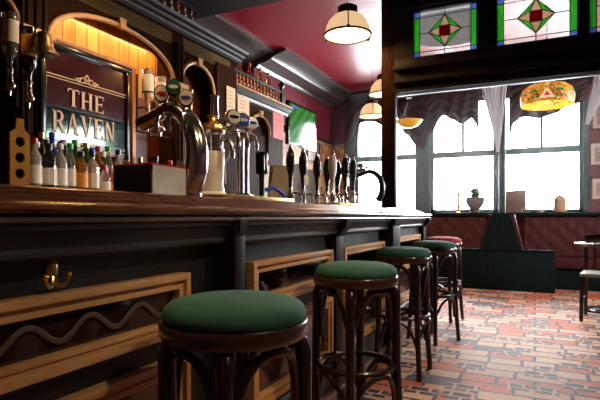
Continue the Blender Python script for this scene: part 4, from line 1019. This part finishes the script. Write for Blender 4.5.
t = thing('lidded_jar', 'pale lidded jar on the sill of the right window', 'jar', (onsill(560), YF - .09, ZS))
MB().lathe([(.075, 0), (.085, .01), (.085, .20), (.07, .215)], n=24).build('jar_body', 'oak_light', t); MB().lathe([(.07, .215), (.07, .23), (.03, .25), (.015, .27), (.02, .285), (.004, .30)], n=24).build('lid', 'oak_light', t)
t = thing('glass_dish', 'small white dish on the sill between box and jar', 'dish', (onsill(540), YF - .09, ZS))
MB().lathe([(.04, 0), (.045, .01), (.09, .035), (.095, .04), (.05, .015)], n=24, cap=False).build('dish_body', 'white_porcelain', t)

# ================================================================ CURTAINS
def interp(tab, t):
    for i in range(len(tab) - 1):
        if t <= tab[i + 1][0]:
            u = (t - tab[i][0]) / (tab[i + 1][0] - tab[i][0]); u = u * u * (3 - 2 * u) if True else u
            return tab[i][1] + (tab[i + 1][1] - tab[i][1]) * u
    return tab[-1][1]
def swag(tab, label, ztop=3.06, Y=YF - .12):
    # tab: (image column, image row of the lower edge)
    x0, x1 = xat(tab[0][0], Y), xat(tab[-1][0], Y)
    T = [((xat(p, Y) - x0) / (x1 - x0), zat(q, xat(p, Y), Y)) for p, q in tab]
    f = MB(); nx, nz = 70, 22; G = []
    for side in (0,):
        g = []
        for j in range(nz + 1):
            row = []
            for i in range(nx + 1):
                u = i / nx; v = j / nz; zb = interp(T, u); Z = ztop + (zb - ztop) * v
                fold = .020 * math.sin(u * 30 + v * 3) * (.4 + v) + .012 * math.sin(v * 26 + 5 * math.sin(u * 6))
                row.append(f.bm.verts.new((x0 + (x1 - x0) * u, Y - .05 + fold + (.006 if side else 0), Z)))
            g.append(row)
        for j in range(nz):
            for i in range(nx): f.bm.faces.new((g[j][i], g[j][i + 1], g[j + 1][i + 1], g[j + 1][i]))
        G.append(g)
    tag(f.build('curtain_swag', 'swag_cloth', ang=80), label, 'curtain', 'draped dark curtains over the windows')
swag([(345, 205), (350, 200), (354, 160), (362, 124), (372, 122), (384, 126), (396, 116), (406, 135), (419, 148), (424, 150)], 'dark draped curtain over the left window, behind the post')
swag([(424, 150), (432, 132), (444, 116), (452, 120), (462, 125), (472, 119), (476, 124), (479, 134)], 'dark draped curtain over the middle window')
swag([(509, 140), (514, 124), (522, 118), (540, 119), (556, 114), (568, 106), (574, 105), (588, 100)], 'dark draped curtain over the right window, behind the rose lamp')
def lace(pxl, pxr, pyt, pxm, pym, label, Y=ST0 + .25):
    xl, xr = xat(pxl, Y), xat(pxr, Y); xm = xat(pxm, Y); zt = 3.2; zb = zat(pym, xm, Y)
    f = MB(); n, m_ = 40, 24; g = []
    for j in range(m_ + 1):
        v = j / m_; row = []
        for i in range(n + 1):
            u = i / n; w = (1 - v) ** 1.25; X = xm + ((xl + (xr - xl) * u) - xm) * (w * .9 + .10)
            row.append(f.bm.verts.new((X, Y + .03 * math.sin(u * 50) * (1 - v * .6), zt + (zb - zt) * v)))
        g.append(row)
    for j in range(m_):
        for i in range(n): f.bm.faces.new((g[j][i], g[j][i + 1], g[j + 1][i + 1], g[j + 1][i]))
    tag(f.build('lace_curtain', 'lace', ang=80), label, 'curtain', 'white gathered curtains')
lace(476, 510, 82, 498.5, 152, 'white curtain gathered to a point at the slim post')
lace(598, 640, 70, 584, 125, 'white gathered curtain at the right edge')

# ================================================================ ADDED SPOTS (fill lights put into the dark soffit to brighten the bar)
DL = iter(['over the curved chrome font', 'aimed at the sign', 'over the middle of the counter', 'aimed at the nearest bar panel', 'aimed at the second bar panel', 'aimed at the gallery shelf', 'aimed at the back bar cornice'])
def added_downlight(x, y, tgt, power, angle, col=WARM):
    t = thing('ceiling_spotlight', 'small spotlight in the dark soffit, ' + next(DL), 'spotlight', (x, y, 2.74), group='soffit spotlights')
    MB().lathe([(.045, -.012), (.05, -.006), (.05, 0)], n=20, cap=False).build('trim_ring', 'bronze_dark', t)
    s_ = spot('spot_light', (x, y, 2.70), tgt, power, col, angle)
added_downlight(-1.2, .9, (-1.1, 1.1, 1.1), 45, 70)
added_downlight(-1.5, 2.3, (-2.4, 2.1, 1.4), 60, 75)
added_downlight(-1.2, 2.2, (-1.05, 2.0, 1.1), 35, 70)
added_downlight(.9, 1.0, (-.98, 1.3, .55), 56, 62, (1, .72, .45))
added_downlight(.9, 2.4, (-.98, 2.3, .5), 80, 62, (1, .76, .5))
added_downlight(-1.7, 3.2, (-2.45, 3.9, 2.0), 22, 60)
added_downlight(-1.0, 3.0, (-2.45, 2.4, 2.4), 14, 60)
# strip lamp inside the wide arch, lighting the pine boards
l = area('arch_light', (-2.53, 2.45, 2.30), (0, 0, 0), .04, .9, 8, (1, .55, .18)); l.rotation_euler = (0, R(-15), 0)

# ================================================================ HAZE volume added to imitate camera bloom around the windows
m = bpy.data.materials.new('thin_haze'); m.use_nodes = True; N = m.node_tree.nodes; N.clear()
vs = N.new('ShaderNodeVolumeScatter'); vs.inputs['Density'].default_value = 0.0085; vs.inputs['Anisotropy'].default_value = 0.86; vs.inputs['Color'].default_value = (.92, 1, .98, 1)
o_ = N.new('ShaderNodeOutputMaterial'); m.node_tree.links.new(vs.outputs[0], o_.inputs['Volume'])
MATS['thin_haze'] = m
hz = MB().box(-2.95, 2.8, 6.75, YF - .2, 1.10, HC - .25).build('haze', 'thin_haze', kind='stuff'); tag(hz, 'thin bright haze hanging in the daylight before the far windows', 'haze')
